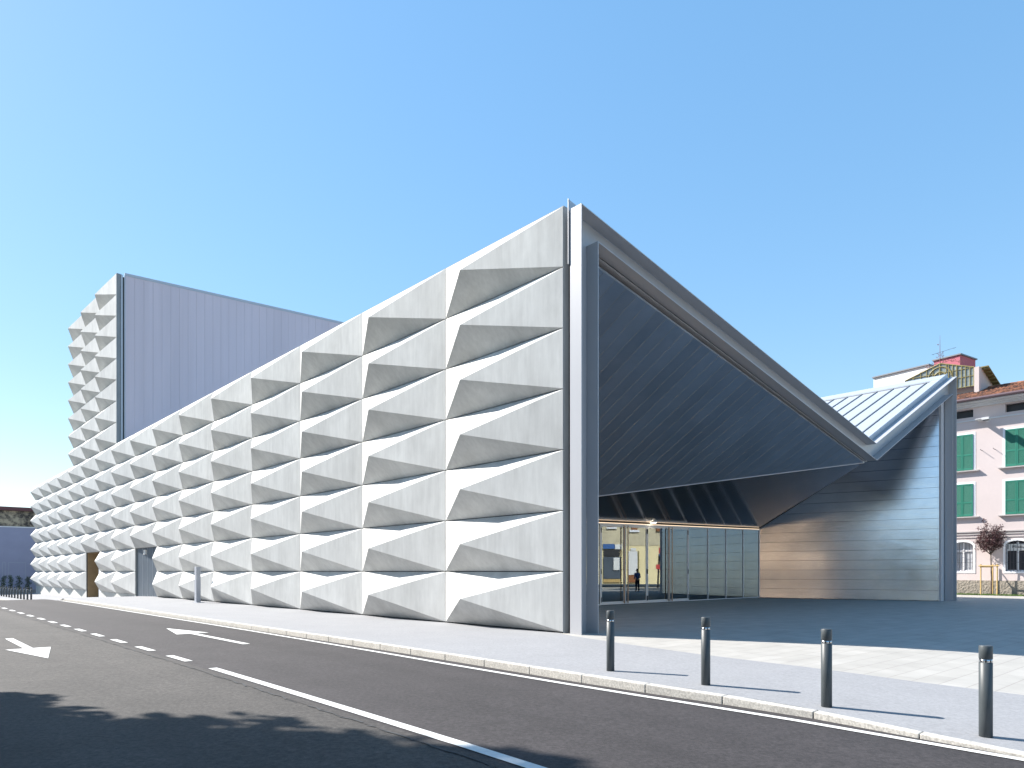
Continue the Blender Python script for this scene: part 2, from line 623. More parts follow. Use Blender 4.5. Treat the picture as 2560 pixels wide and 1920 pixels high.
# road
mb = MB()
klp = [(s, kv(s)) for s in (-40, -11, -8.6, -6.3, -5, 38)]
for (a, b), (c, d) in zip(klp, klp[1:]):
    drape(mb, [(a, -9.13), (c, -9.13), (c, d - .005), (a, b - .005)], r)
drape(mb, [(38, -9.13), (51.5, -9.13), (51.5, -5.2), (38, -5.2)], r)
drape(mb, [(51.5, -9.13), (120, -9.13), (120, -5.55), (51.5, -5.55)], r)
drape(mb, [(-40, -14.5), (120, -14.5), (120, -9.13), (-40, -9.13)], r, mi=1)
drape(mb, [(-40, -9.13), (60, -9.13), (60, -8.99), (-40, -8.99)], r, .004, mi=2)
road = structure(mb.build('road', ['asphalt_new', 'asphalt_old', 'asphalt_join'], recalc=False), 'two-lane asphalt street, dark near lane and paler worn far lane')
# ragged dark crack where the two asphalts meet
mb = MB()
x = -30.0
vv = -9.14
while x < 34:
    dx = random.uniform(.08, .3)
    v2 = -9.14 + random.uniform(-.03, .03)
    w1 = random.uniform(.004, .014)
    if random.random() < .8:
        drape(mb, [(x, vv - w1), (x + dx, v2 - w1), (x + dx, v2 + w1), (x, vv + w1)], r, .008)
    x += dx
    vv = v2
mb.build('road_crack', 'joint', road, recalc=False)
# centre line
mb = MB()
strip(mb, [(-40, -8.86), (.29, -8.86)], .15, r, .0085)
mb.build('centre_line', 'marking', road, recalc=False)
first = None
starts = [(1.59, 2.81), (4.0, 5.17), (6.32, 7.48), (8.62, 9.7), (10.8, 11.9), (13.0, 14.1), (15.2, 16.3), (17.5, 18.6), (19.9, 21.05), (22.3, 23.5), (24.8, 26.0), (27.3, 28.55), (30, 31.2), (32.7, 33.9), (35.4, 36.6), (38, 39.2), (40.6, 41.8)]
for a, b in starts:
    mb = MB()
    strip(mb, [(a, -8.86), (b, -8.86)], .15, r, .0085)
    mb.build('lane_dash', 'marking', road, recalc=False)
mb = MB()
strip(mb, [(-40, -4.98), (-10.9, -4.97), (-8.7, -5.04), (-6.5, -5.22), (-5, -5.29), (-2, -5.33), (1.6, -5.3), (8, -5.2), (37, -5.17)], .12, r, .0085)
mb.build('edge_line', 'marking', road, recalc=False)
mb = MB()
strip(mb, [(51, -5.75), (80, -5.75)], .12, r, .0085)
mb.build('edge_line', 'marking', road, recalc=False)


def arrow(tip, tail, vc, sg):
    mb = MB()
    h = tip - sg * 2.45
    drape(mb, [(tip, vc), (h, vc - .43), (h, vc + .43)], r, .0085)
    drape(mb, [(h + sg * .02, vc - .085), (tail, vc - .085), (tail, vc + .085), (h + sg * .02, vc + .085)], r, .0085)
    mb.build('lane_arrow', 'marking', road, recalc=False)


arrow(10.32, 4.04, -6.77, 1)
arrow(3.97, 9.56, -10.8, -1)

# kerb
mb = MB()
s = -36.0
ks = []
base = -1.53
st = [base + 1.21 * k for k in range(-26, 34)]
for a, b in zip(st, st[1:]):
    a2, b2 = a + .005, b - .005
    n = 1
    ha, hb = g(a2), g(b2)
    if b > 36.5:
        hb = max(r(b2) + .02, hb - .1)
    va, vb = kv(a2), kv(b2)
    ra, rb = r(a2) - .1, r(b2) - .1
    t = .012
    P = [W(a2, va, ra), W(b2, vb, rb), W(b2, vb + .13, rb), W(a2, va + .13, ra), W(a2, va, ha), W(b2, vb, hb), W(b2, vb + .13, hb + .004), W(a2, va + .13, ha + .004)]
    mb.hexa(P)
st2 = [51.5 + 1.21 * k for k in range(0, 30)]
for a, b in zip(st2, st2[1:]):
    P = [W(a + .005, -5.55, r(a) - .1), W(b - .005, -5.55, r(b) - .1), W(b - .005, -5.42, r(b) - .1), W(a + .005, -5.42, r(a) - .1),
         W(a + .005, -5.55, g(a) + .004), W(b - .005, -5.55, g(b) + .004), W(b - .005, -5.42, g(b) + .004), W(a + .005, -5.42, g(a) + .004)]
    mb.hexa(P)
structure(mb.build('kerb', 'kerb', bevel=.012), 'pale speckled granite kerbstones along the street')
# pavement
mb = MB()
BL = [(-40, .1), (-14, -.5), (-10.2, -.97), (-8.8, -1.2), (-6.4, -1.28), (-4.85, -1.2), (-2.4, -.77), (-.6, -.34), (0, -.12)]
for (a, b), (c, d) in zip(BL, BL[1:]):
    xs = [a] + [k[0] for k in KL if a < k[0] < c] + [c]
    for x0, x1 in zip(xs, xs[1:]):
        f0 = b + (d - b) * (x0 - a) / (c - a)
        f1 = b + (d - b) * (x1 - a) / (c - a)
        drape(mb, [(x0, kv(x0) + .128), (x1, kv(x1) + .128), (x1, f1), (x0, f0)], g)
drape(mb, [(0, -4.872), (37.2, -4.872), (37.2, 1.5), (0, 1.5)], g)
for k in range(37, 52):
    a, b = max(k, 37.2), min(k + 1, 51.5)
    for v0_, v1_, h0, h1 in ((-5.25, -4.3, lambda q: r(q) + .004, g), (-4.3, 1.5, g, g)):
        mb.face([W(a, v0_, h0(a)), W(b, v0_, h0(b)), W(b, v1_, h1(b)), W(a, v1_, h1(a))])
drape(mb, [(51.5, -5.425), (90, -5.425), (90, 1.5), (51.5, 1.5)], g)
pav = structure(mb.build('pavement', 'pavement', recalc=False), 'pale grey asphalt pavement beside the facade')
# plaza
mb = MB()
for (a, b), (c, d) in zip(BL, BL[1:]):
    drape(mb, [(a, b), (c, d), (c, 42.2), (a, 42.2)], g, -.002)
drape(mb, [(0, .1), (9.2, .1), (9.2, 42.2), (0, 42.2)], g, -.002)
drape(mb, [(9.2, 30.9), (40, 30.9), (40, 42.2), (9.2, 42.2)], g, -.002)
drape(mb, [(-40, 42.2), (-9, 42.2), (-9, 95), (-40, 95)], g, -.002)
structure(mb.build('plaza', 'plaza', recalc=False), 'square of pale narrow stone slabs, mostly in building shadow')
# lawn
mb = MB()
drape(mb, [(-9, 42.2), (40, 42.2), (40, 43.4), (-9, 43.4)], g, .01)
lawn = mb.build('lawn_soil', 'gravel', recalc=False)
structure(lawn, 'soil strip along the pink house')
mb = MB()
for k in range(9000):
    s_, v_ = random.uniform(-3, 8), random.uniform(42.25, 43.25)
    hh = random.uniform(.05, .12)
    a_ = random.uniform(0, pi)
    p = Vector(W(s_, v_, g(s_)))
    d = Vector((cos(a_), sin(a_), 0)) * .02
    mb.face([p - d, p + d, p + Vector((random.uniform(-.03, .03), random.uniform(-.03, .03), hh))])
gr = mb.build('lawn_grass', 'grass', recalc=False)
gr['kind'] = 'stuff'
tag(gr, 'narrow strip of green grass along the foot of the pink house', 'grass')

# ------------------------------------------------------------------ theatre
theatre = thing('theatre', 'long concrete theatre clad in faceted diamond panels with a tower and a folded metal entrance', 'theatre', W(0, 0, -1.62))
PW, PH = 5.13, 1.6
AS, AP = .67 * PW, .745


def panel_pts(n, m):
    s0, s1 = n * PW + .012, (n + 1) * PW - .012
    z0, z1 = m * PH + .012, (m + 1) * PH - .012
    return s0, s1, z0, z1


def panel(mb, n, m, z0=None):
    s0, s1, a0, a1 = panel_pts(n, m)
    if z0 is not None:
        a0 = z0
    A = mb.vs([W(s0, 0, a0), W(s1, 0, a0), W(s1, 0, a1), W(s0, 0, a1), W(n * PW + AS, -AP, (m + .5) * PH)])
    B = mb.vs([W(s0, .1, a0), W(s1, .1, a0), W(s1, .1, a1), W(s0, .1, a1)])
    for q in ((A[0], A[1], A[4]), (A[1], A[2], A[4]), (A[2], A[3], A[4]), (A[3], A[0], A[4])):
        mb.f.append(list(q))
        mb.mi.append(0)
    for i in range(4):
        j = (i + 1) % 4
        mb.f.append([A[i], A[j], B[j], B[i]])
        mb.mi.append(0)
    mb.f.append(B)
    mb.mi.append(0)


cells = []
for n in range(16):
    for m in range(-1, 6):
        if n in (7, 10) and m in (-1, 0):
            continue
        cells.append((n, m))
for n in (9, 10, 11):
    for m in range(6, 14):
        cells.append((n, m))
dist = lambda c: (W((c[0] + .5) * PW, 0)[0] ** 2 + W((c[0] + .5) * PW, 0)[1] ** 2) ** .5
cells.sort(key=dist)
for c in cells[:100]:
    mb = MB()
    panel(mb, *c)
    mb.build('facade_panel', 'concrete', theatre)
mb = MB()
for c in cells[100:]:
    panel(mb, *c)
o = mb.build('facade_panels', 'concrete', theatre)
o['kind'] = 'stuff'
# backing wall (dark in the joints), with door openings left out
mb = MB()
TOP = 6 * PH
for a, b in ((0.02, 7 * PW), (8 * PW, 10 * PW), (11 * PW, 16 * PW - .02)):
    mb.box(a, b, .06, .3, -2.9, TOP - .05)
for n in (7, 10):
    mb.box(n * PW, (n + 1) * PW, .06, .3, PH + .01, TOP - .05)
mb.box(9 * PW + .02, 12 * PW - .02, .06, .3, TOP, 14 * PH - .05)
mb.build('backing_wall', 'joint', theatre)
# plinth where the street falls away
for a, b in ((8, 10), (11, 16)):
    mb = MB()
    mb.box(a * PW, b * PW, .03, .058, -3.0, -PH - .004)
    mb.build('plinth', 'plinth', theatre)
# cast edge of the end panel facing the entrance
mb = MB()
mb.box(-.015, .015, .012, .2, -1.62, TOP - .02)
mb.build('panel_edge', 'edge_concrete', theatre)
mb = MB()
mb.box(9 * PW - .012, 9 * PW + .02, .012, .26, TOP + .05, 14 * PH - .02)
mb.build('panel_edge', 'edge_concrete', theatre)
mb = MB()
mb.box(-.06, -.02, .235, .28, -1.62, TOP - .05, 1)
mb.build('joint_strip', ['edge_concrete', 'dark_seam'], theatre)
# thin dark metal cap along the wall top
for a, b, z_ in ((0, 9, TOP), (12, 16, TOP), (9, 12, 14 * PH)):
    mb = MB()
    mb.box(a * PW + .01, b * PW - .01, .02, .34, z_ - .008, z_ + .02)
    mb.build('wall_cap', 'edge_concrete', theatre)
# end wall at the far end and returns
mb = MB()
mb.box(16 * PW - .02, 16 * PW + .2, .31, 30, -3, TOP - .06)
mb.build('end_wall', 'edge_concrete', theatre)

# side doors of the facade
d1 = MB()
s0, s1 = 7 * PW, 8 * PW
RZ = -1.75
d1.box(s0 + .0, s1, .14, .18, -1.9, PH)
pd = d1.build('service_door', 'dark_metal', theatre)
mb = MB()
for k in range(0, 5):
    sx = s0 + .35 + k * 1.14
    mb.box(sx - .012, sx + .012, .125, .138, -1.9, PH - .02)
mb.build('door_seam', 'poly_trim', pd)
mb = MB()
mb.box(s0 + 2.75, s0 + 3.2, .02, .12, PH - .45, PH - .15)
mb.build('wall_light', 'white_sign', theatre)
mb = MB()
mb.box(s0, s0 + .02, .07, .14, -1.9, PH)
mb.box(s1 - .02, s1, .07, .14, -1.9, PH)
mb.box(s0, s1, .07, .14, PH - .02, PH + .004)
mb.build('door_reveal', 'edge_concrete', theatre)
s0, s1 = 10 * PW, 11 * PW
mb = MB()
mb.box(s1 - .06, s1 - .012, .11, 2.0, -2.4, PH)
mb.box(s0 + .012, s0 + .06, .11, 2.0, -2.4, PH)
mb.box(s0 + .06, s1 - .06, 1.8, 1.86, -2.4, PH)
mb.box(s0 + .06, s1 - .06, .11, 1.8, PH - .04, PH - .0)
mb.build('doorway_lining', 'tan_panel', theatre)
mb = MB()
mb.box(s0 + .9, s0 + 2.9, .5, .56, -2.25, .45)
dr = mb.build('white_door', 'white_door', theatre)
mb = MB()
mb.box(s0 + 2.7, s0 + 2.78, .42, .50, -1.15, -1.0)
mb.build('door_handle', 'black', dr)

# roof: folded plates running back from the portal
O_ = [(-.002, None), (-.002, 9.424), (19.34, 5.663), (30.689, 10.74), (30.689, None)]
I_ = [(.64, None), (.64, 8.66), (19.416, 4.938), (30.03, 9.68), (30.03, None)]
SB = 9 * PW - .3
mb = MB()


def plate(mb, s0, s1, v0, z0, v1, z1, t, mi=0):
    mb.hexa([W(s0, v0, z0 - t), W(s1, v0, z0 - t), W(s1, v1, z1 - t), W(s0, v1, z1 - t), W(s0, v0, z0), W(s1, v0, z0), W(s1, v1, z1), W(s0, v1, z1)], mi)


UP = .30
plate(mb, -.225, SB, .35, 9.40 + .1, 19.34, 5.663 + .12, .25)
lr = mb.build('roof_slope', 'roof_zinc', theatre)
mb = MB()
plate(mb, -.225, SB, 19.35, 5.663 + .14, 30.45, 10.63 + .12, .25)
# inner lighter edge flashing
plate(mb, -.225, .35, 19.6, 5.663 + .14 + .115 + .06, 30.2, 10.63 + .06, .05)
rr = mb.build('roof_slope', 'roof_zinc', theatre)
mb = MB()
sv_ = [6.29 + .82 * k for k in range(1, 30)] + [6.29, 5.63, 4.82, 3.99, 3.14, 2.27, 1.43, .57]
for a in sv_:
    plate(mb, a - .03, a + .03, 19.5, 5.663 + .14 + .067 + .05, 29.7, 10.42 + .05, .10)
plate(mb, -.2, SB, 29.68, 10.41 + .035, 29.78, 10.455 + .045, .1)
mb.build('standing_seams', 'dark_seam', rr)
mb = MB()
plate(mb, -.2, SB, 29.78, 10.50 + .06, 30.45, 10.90, .22)
plate(mb, -.2, SB, 30.45, 10.90, 30.72, 10.86, .22)
mb.build('ridge_cap', 'roof_zinc', theatre)
# flat roof behind and around the tower
mb = MB()
mb.box(SB, 16 * PW, .32, 30.7, TOP - .4, TOP - .1)
mb.build('flat_roof', 'roof_zinc', theatre)
mb = MB()
mb.box(9.1, 16 * PW, 30.5, 30.7, -2.9, 9.1)
mb.box(-.2, 9.1, 30.5, 30.7, -1.7, 9.1)
plate(mb, -.2, SB, 30.48, 10.7, 30.69, 10.7, 1.8)
mb.build('side_wall', 'poly', theatre)


# portal frame: an I-shaped steel section following the folded roof
def z_of(poly, i):
    return poly[i][1] if poly[i][1] is not None else -1.66


def seg_normal(a, b):
    d = Vector((b[0] - a[0], b[1] - a[1])).normalized()
    return Vector((d.y, -d.x))


def offset_line(poly, t):
    P = [(p[0], z_of(poly, i)) for i, p in enumerate(poly)]
    N = [seg_normal(a, b) for a, b in zip(P, P[1:])]
    out = []
    for i, p in enumerate(P):
        if i == 0:
            n = N[0]
            k = 1
        elif i == len(P) - 1:
            n = N[-1]
            k = 1
        else:
            n = (N[i - 1] + N[i]).normalized()
            k = 1 / max(.2, n.dot(N[i]))
        out.append((p[0] + n.x * t * k, p[1] + n.y * t * k))
    return P, out


def band(mb, A, B, i, s0, s1, mi=0):
    mb.hexa([W(s0, *A[i]), W(s1, *A[i]), W(s1, *A[i + 1]), W(s0, *A[i + 1]), W(s0, *B[i]), W(s1, *B[i]), W(s1, *B[i + 1]), W(s0, *B[i + 1])], mi)


OA, OB = offset_line(O_, .028)
IA, IB = offset_line(I_, .028)
_, OC = offset_line(O_, -UP)
for i, nm in enumerate(['portal_column', 'portal_beam', 'portal_beam', 'portal_column']):
    mb = MB()
    band(mb, OA, OB, i, -.645, -.245)
    band(mb, IA, IB, i, -.645, -.245)
    band(mb, OB, IA, i, -.245, -.222)
    mb.build(nm, 'steel', theatre, bevel=.004)
mb = MB()
UPS = [(-.03, 9.2), (-.03, 9.683), (19.34, 5.663 + .25), (30.58, 10.97), (30.72, 9.5)]
UPI = [(-.03, 9.0), (.0, 9.40), (19.34, 5.663 - .02), (30.6, 10.69), (30.70, 9.45)]
for i in (1, 2):
    band(mb, UPI, UPS, i, -.218, -.195)
mb.build('parapet_flashing', 'roof_zinc', theatre)
mb = MB()
mb.box(-.218, -.195, -.034, .0, 8.0, 9.70)
mb.build('corner_fin', 'steel', theatre)
# second flange behind the web, closing the frame to the soffit
IC, ID = offset_line(I_, .075)
mb = MB()
for i in range(4):
    band(mb, IC, offset_line(I_, .035)[1], i, -.19, .02)
mb.build('soffit_trim', 'alu', theatre)


# soffits
def uz(s_, v_):
    return 8.371 + 0.1906 * 0 + .156 + .3572 - .156 - .1906 * v_ - .624 * (s_ + .24) - .0 + (-.0)


def U_z(s_, v_): return 8.171 - .1904 * (v_ - 1.873) - .624 * (s_ + .24)


def L_z(s_, v_): return 4.857 - .2554 * (s_ + .24) + .0193 * (v_ - 19.296)


def fold_s(v_):
    # where both soffit planes meet
    # U - L = 0 ; linear in s
    a = -.624 + .2554
    c0 = (8.171 - .1904 * (v_ - 1.873) - .624 * .24) - (4.857 - .2554 * .24 + .0193 * (v_ - 19.296))
    return -c0 / a


mb = MB()
step = .485
SF = -.18
vs_ = [.68]
x = .94
while x < 19.1:
    vs_.append(x)
    x += step
vs_.append(19.2)
for a, b in zip(vs_, vs_[1:]):
    fa, fb = min(9.0, fold_s(a)), min(9.0, fold_s(b))
    a1 = a + .004
    b1 = b - .004
    mb.hexa([W(SF, a1, U_z(SF, a1)), W(fa, a1, U_z(fa, a1)), W(fb, b1, U_z(fb, b1)), W(SF, b1, U_z(SF, b1)),
             W(SF, a1, U_z(SF, a1) + .06), W(fa, a1, U_z(fa, a1) + .06), W(fb, b1, U_z(fb, b1) + .06), W(SF, b1, U_z(SF, b1) + .06)], random.choice((0, 0, 2, 3)))
    # thin raised seam catching the light
    if b < 19:
        mb.hexa([W(SF, b - .004, U_z(SF, b) - .008), W(fb, b - .004, U_z(fb, b) - .008), W(fb, b + .004, U_z(fb, b) - .008), W(SF, b + .004, U_z(SF, b) - .008),
                 W(SF, b - .004, U_z(SF, b) + .02), W(fb, b - .004, U_z(fb, b) + .02), W(fb, b + .004, U_z(fb, b) + .02), W(SF, b + .004, U_z(SF, b) + .02)], 1)
mb.build('upper_soffit', ['soffit', 'soffit_seam', 'soffit_b', 'soffit_c'], theatre)
mb = MB()
# fold trim
p0, p1 = (19.2, ), (3.1, )
mb.tube([W(fold_s(v_), v_, U_z(fold_s(v_), v_) - .005) for v_ in (19.2, 11, 3.2)], .018, 6)
mb.build('fold_trim', 'alu', theatre)
# lower soffit strips at constant v, between the fold, the glass and the valley line
mb = MB()
vs_ = [3.1]
x = 3.365
while x < 26.5:
    vs_.append(x)
    x += step
vs_.append(26.86)


def lo_s(v_):
    if v_ <= 19.25:
        return fold_s(v_)
    return -.1 + (9.0 + .1) * (v_ - 19.25) / (26.86 - 19.25)


for a, b in zip(vs_, vs_[1:]):
    a1, b1 = a + .004, b - .004
    la, lb = lo_s(a1), lo_s(b1)
    la, lb = min(la, 8.99), min(lb, 8.99)
    mb.hexa([W(la, a1, L_z(la, a1)), W(9, a1, L_z(9, a1)), W(9, b1, L_z(9, b1)), W(lb, b1, L_z(lb, b1)),
             W(la, a1, L_z(la, a1) + .05), W(9, a1, L_z(9, a1) + .05), W(9, b1, L_z(9, b1) + .05), W(lb, b1, L_z(lb, b1) + .05)])
mb.build('lower_soffit', 'soffit_low', theatre)
mb = MB()
mb.hexa([W(-.1, 19.27, 4.83), W(9, 26.88, 2.6), W(9, 26.95, 2.6), W(-.1, 19.34, 4.83), W(-.1, 19.27, 5.6), W(9, 26.88, 8.7), W(9, 26.95, 8.7), W(-.1, 19.34, 5.6)])
mb.build('valley_fascia', 'dark_seam', theatre)

# metal side wall of the entrance
mb = MB()
A_ = (9.0, 26.9)
B_ = (-.17, 29.55)
CH = .5625
z0 = .087 - 3 * CH
k = 0
bott = -1.66
zz = z0
while zz < 10.2:
    za, zb = max(bott, zz) + .006, min(zz + CH, 10.2) - .006
    # each course laps the one beneath: lower edge stands slightly proud
    dn = Vector((A_[0] - B_[0], A_[1] - B_[1])).normalized()
    nx, ny = dn.y, -dn.x   # towards -v side
    if ny > 0:
        nx, ny = -nx, -ny

    def q(p, off):
        return (p[0] + nx * off, p[1] + ny * off)
    top = lambda p: 10.2
    mb.hexa([W(*q(A_, .016), za), W(*q(B_, .016), za), W(*q(B_, -.05), za), W(*q(A_, -.05), za),
             W(*q(A_, .006), zb), W(*q(B_, .006), zb), W(*q(B_, -.05), zb), W(*q(A_, -.05), zb)])
    zz += CH
mw = mb.build('metal_side_wall', 'wall_metal', theatre)
# cut the wall top back to the roof slope
bm = bmesh.new()
bm.from_mesh(mw.data)
o0 = Vector(theatre['_org'])
pa = Vector(W(0, 19.34, 5.52)) - o0
pb = Vector(W(0, 30.45, 10.47)) - o0
pc = Vector(W(5, 19.34, 5.52)) - o0
nrm = (pb - pa).cross(pc - pa).normalized()
if nrm.z < 0:
    nrm = -nrm
bmesh.ops.bisect_plane(bm, geom=bm.verts[:] + bm.edges[:] + bm.faces[:], plane_co=pa, plane_no=nrm, clear_outer=True)
bm.to_mesh(mw.data)
bm.free()
mb = MB()
mb.hexa([W(9.06, 26.96, -1.68), W(-.1, 29.9, -1.68), W(-.1, 30.0, -1.68), W(9.06, 27.06, -1.68), W(9.06, 26.96, 9.0), W(-.1, 29.9, 9.9), W(-.1, 30.0, 9.9), W(9.06, 27.06, 9.0)])
mb.build('side_wall_backing', 'joint', theatre)
mb = MB()
mb.box(-.235, -.12, 29.50, 29.95, -1.66, 9.6)
mb.build('edge_trim', 'alu', theatre)

# glazed entrance
XS = [11.983, 13.778, 15.574, 17.467, 19.233, 21.157, 23.044, 24.964, 26.863]


def gt(v_): return 2.35 + (v_ - 11.81) * .0193


GB = -1.60


def leaf(va, vb, sg):
    mb = MB()
    ta, tb = gt(va) - .12, gt(vb) - .12
    w = .085
    f = [(va + .012, va + w), (vb - w, vb - .012)]
    for a, b in f:
        mb.hexa([W(8.95, a, GB + .01), W(9.0, a, GB + .01), W(9.0, b, GB + .01), W(8.95, b, GB + .01), W(8.95, a, gt(a) - .12), W(9.0, a, gt(a) - .12), W(9.0, b, gt(b) - .12), W(8.95, b, gt(b) - .12)])
    mb.box(8.955, 8.995, va + w, vb - w, GB + .01, GB + .15)
    mb.hexa([W(8.955, va + w, ta - .1), W(8.995, va + w, ta - .1), W(8.995, vb - w, tb - .1), W(8.955, vb - w, tb - .1), W(8.955, va + w, ta), W(8.995, va + w, ta), W(8.995, vb - w, tb), W(8.955, vb - w, tb)])
    d = mb.build('glass_door', 'alu', theatre)
    mb = MB()
    mb.hexa([W(8.97, va + w, GB + .15), W(8.98, va + w, GB + .15), W(8.98, vb - w, GB + .15), W(8.97, vb - w, GB + .15), W(8.97, va + w, ta - .1), W(8.98, va + w, ta - .1), W(8.98, vb - w, tb - .1), W(8.97, vb - w, tb - .1)])
    mb.build('pane', 'glass', d)
    hv = vb - .14 if sg > 0 else va + .14
    mb = MB()
    mb.tube([W(8.86, hv, GB + .05), W(8.86, hv, gt(hv) - .15)], .028, 10)
    for z_ in (GB + .12, -.55, .1, .95, gt(hv) - .25):
        mb.tube([W(8.86, hv, z_), W(8.95, hv, z_)], .014, 6)
    mb.build('door_handle', 'bronze', d)
    hg = va + .03 if sg > 0 else vb - .03
    for z_ in (GB + .25, 0, gt(hg) - .4):
        mb = MB()
        mb.box(8.93, 8.948, hg - .018, hg + .018, z_ - .12, z_ + .12)
        mb.build('hinge', 'black', d)


XL = [8.39, 10.18]
leaf(8.39 - 1.8, 8.39, 1)
leaf(8.39, 10.18, -1)
for va, vb, sg in ((XS[0], XS[1], 1), (XS[1], XS[2], -1), (XS[2], XS[3], 1), (XS[3], XS[4], -1)):
    leaf(va, vb, sg)
fx = [(.4, 3.4), (3.4, 6.57), (10.2, 11.95)] + list(zip(XS[4:], XS[5:]))
for a, b in fx:
    mb = MB()
    mb.hexa([W(8.97, a + .03, GB + .04), W(8.98, a + .03, GB + .04), W(8.98, b - .03, GB + .04), W(8.97, b - .03, GB + .04), W(8.97, a + .03, gt(a) - .1), W(8.98, a + .03, gt(a) - .1), W(8.98, b - .03, gt(b) - .1), W(8.97, b - .03, gt(b) - .1)])
    mb.build('glass_pane', 'glass', theatre)
mb = MB()
for v_ in (.4, 3.4, 6.57, 10.2, 11.95) + tuple(XS[4:]):
    mb.hexa([W(8.94, v_ - .028, GB), W(9.02, v_ - .028, GB), W(9.02, v_ + .028, GB), W(8.94, v_ + .028, GB), W(8.94, v_ - .028, gt(v_) - .06), W(9.02, v_ - .028, gt(v_) - .06), W(9.02, v_ + .028, gt(v_) - .06), W(8.94, v_ + .028, gt(v_) - .06)])
for a, b in fx:
    mb.box(8.95, 9.01, a + .03, b - .03, GB, GB + .05)
mb.hexa([W(8.92, .4, gt(.4) - .118), W(9.04, .4, gt(.4) - .118), W(9.04, 26.86, gt(26.86) - .118), W(8.92, 26.86, gt(26.86) - .118), W(8.92, .4, gt(.4) - .035), W(9.04, .4, gt(.4) - .035), W(9.04, 26.86, gt(26.86) - .035), W(8.92, 26.86, gt(26.86) - .035)])
mb.build('mullions', 'alu', theatre)
mb = MB()
mb.hexa([W(8.90, 3.1, gt(3.1) - .055), W(8.915, 3.1, gt(3.1) - .055), W(8.915, 26.8, gt(26.8) - .055), W(8.90, 26.8, gt(26.8) - .055), W(8.90, 3.1, gt(3.1) - .03), W(8.915, 3.1, gt(3.1) - .03), W(8.915, 26.8, gt(26.8) - .03), W(8.90, 26.8, gt(26.8) - .03)])
mb.build('light_strip', 'led', theatre)
# wall left of / above the doors
mb = MB()
mb.box(9.05, 9.15, .35, 26.9, 2.9, 8.8)
mb.box(9.03, 9.12, .3, .42, -1.65, 3.0)
mb.build('upper_wall', 'soffit', theatre)
mb = MB()
mb.box(-.19, 9.05, .3, .40, -1.65, 9.0)
iw = mb.build('inner_wall', 'warm_wall', theatre)
for z_ in (-1.56, 2.1):
    mb = MB()
    mb.box(1.0, 8.8, .70, .78, z_ - .04, z_ + .04)
    mb.build('added_glow_strip', 'added_glow', iw)  # added emitter, warms the inner wall so the metal wall mirrors tan
mb = MB()
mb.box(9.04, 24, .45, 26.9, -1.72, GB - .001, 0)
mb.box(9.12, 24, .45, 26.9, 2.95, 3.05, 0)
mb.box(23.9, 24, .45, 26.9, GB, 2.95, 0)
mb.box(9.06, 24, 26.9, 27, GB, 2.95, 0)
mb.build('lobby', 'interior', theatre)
mb = MB()
mb.hexa([W(10.6, 21.2, GB), W(13.6, 21.2, GB), W(13.6, 22.6, GB), W(10.6, 22.6, GB), W(10.6, 21.2, .25), W(13.6, 21.2, .25), W(13.6, 22.6, .25), W(10.6, 22.6, -.2)])
tag(mb.build('ticket_counter', 'lime'), 'lime green ticket counter seen through the lobby glass', 'counter')
mb = MB()
mb.box(12, 12.6, 27 - 1.6, 27 - .5, GB, GB + .35)
for k in range(3):
    mb.box(12 - .3, 12.2, 27 - 1.5 + k * .35, 27 - 1.25 + k * .35, GB + .35, GB + .75)
tag(mb.build('lobby_bench', 'red'), 'low red bench behind the last lobby pane', 'bench')
# projector lamp over the doors
lt = thing('spotlight', 'small grey spotlight lit above the glass entrance doors', 'spotlight', W(8.7, 15.74, 2.6))
mb = MB()
mb.box(8.55, 8.85, 15.62, 15.88, 2.47, 2.60)
mb.box(8.68, 8.72, 15.73, 15.77, 2.6, 2.72)
mb.build('housing', 'alu', lt, bevel=.01)
mb = MB()
mb.box(8.58, 8.82, 15.65, 15.85, 2.455, 2.468)
mb.build('lens', 'spot', lt)

# tower body
mb = MB()
S9 = 9 * PW
VT = 20.0
zt = lambda v_: 22.36 + (v_ - .5) * .036
mb.hexa([W(S9 + .06, .34, TOP), W(12 * PW - .05, .34, TOP), W(12 * PW - .05, VT, TOP), W(S9 + .06, VT, TOP), W(S9 + .06, .34, 22.25), W(12 * PW - .05, .34, 22.25), W(12 * PW - .05, VT, zt(VT) - .05), W(S9 + .06, VT, zt(VT) - .05)])
mb.build('tower_core', 'joint', theatre)
pv = .60
n = 0
mb = MB()
while pv < VT - .2:
    b = min(pv + .645, VT)
    mb.hexa([W(S9 - .02, pv + .003, TOP - .3), W(S9 + .05, pv + .003, TOP - .3), W(S9 + .05, b - .003, TOP - .3), W(S9 - .02, b - .003, TOP - .3), W(S9 - .02, pv + .003, zt(pv)), W(S9 + .05, pv + .003, zt(pv)), W(S9 + .05, b - .006, zt(b)), W(S9 - .02, b - .006, zt(b))])
    pv = b
mb.build('tower_cladding', 'poly', theatre)
mb = MB()
a, b = .56, VT
mb.hexa([W(S9 - .05, a, zt(a)), W(S9 + .1, a, zt(a)), W(S9 + .1, b, zt(b)), W(S9 - .05, b, zt(b)), W(S9 - .05, a, zt(a) + .2), W(S9 + .1, a, zt(a) + .2), W(S9 + .1, b, zt(b) + .2), W(S9 - .05, b, zt(b) + .2)])
mb.box(S9 - .05, S9 + .08, .53, .60, TOP - .3, zt(.56))
mb.box(S9 + .02, S9 + .06, .27, .44, TOP - .3, 22.4)
mb.build('tower_trim', 'poly_trim', theatre)

# ------------------------------------------------------------------ bollards
BOLL_GROUP = 'dark steel bollards along the street edge of the pavement'


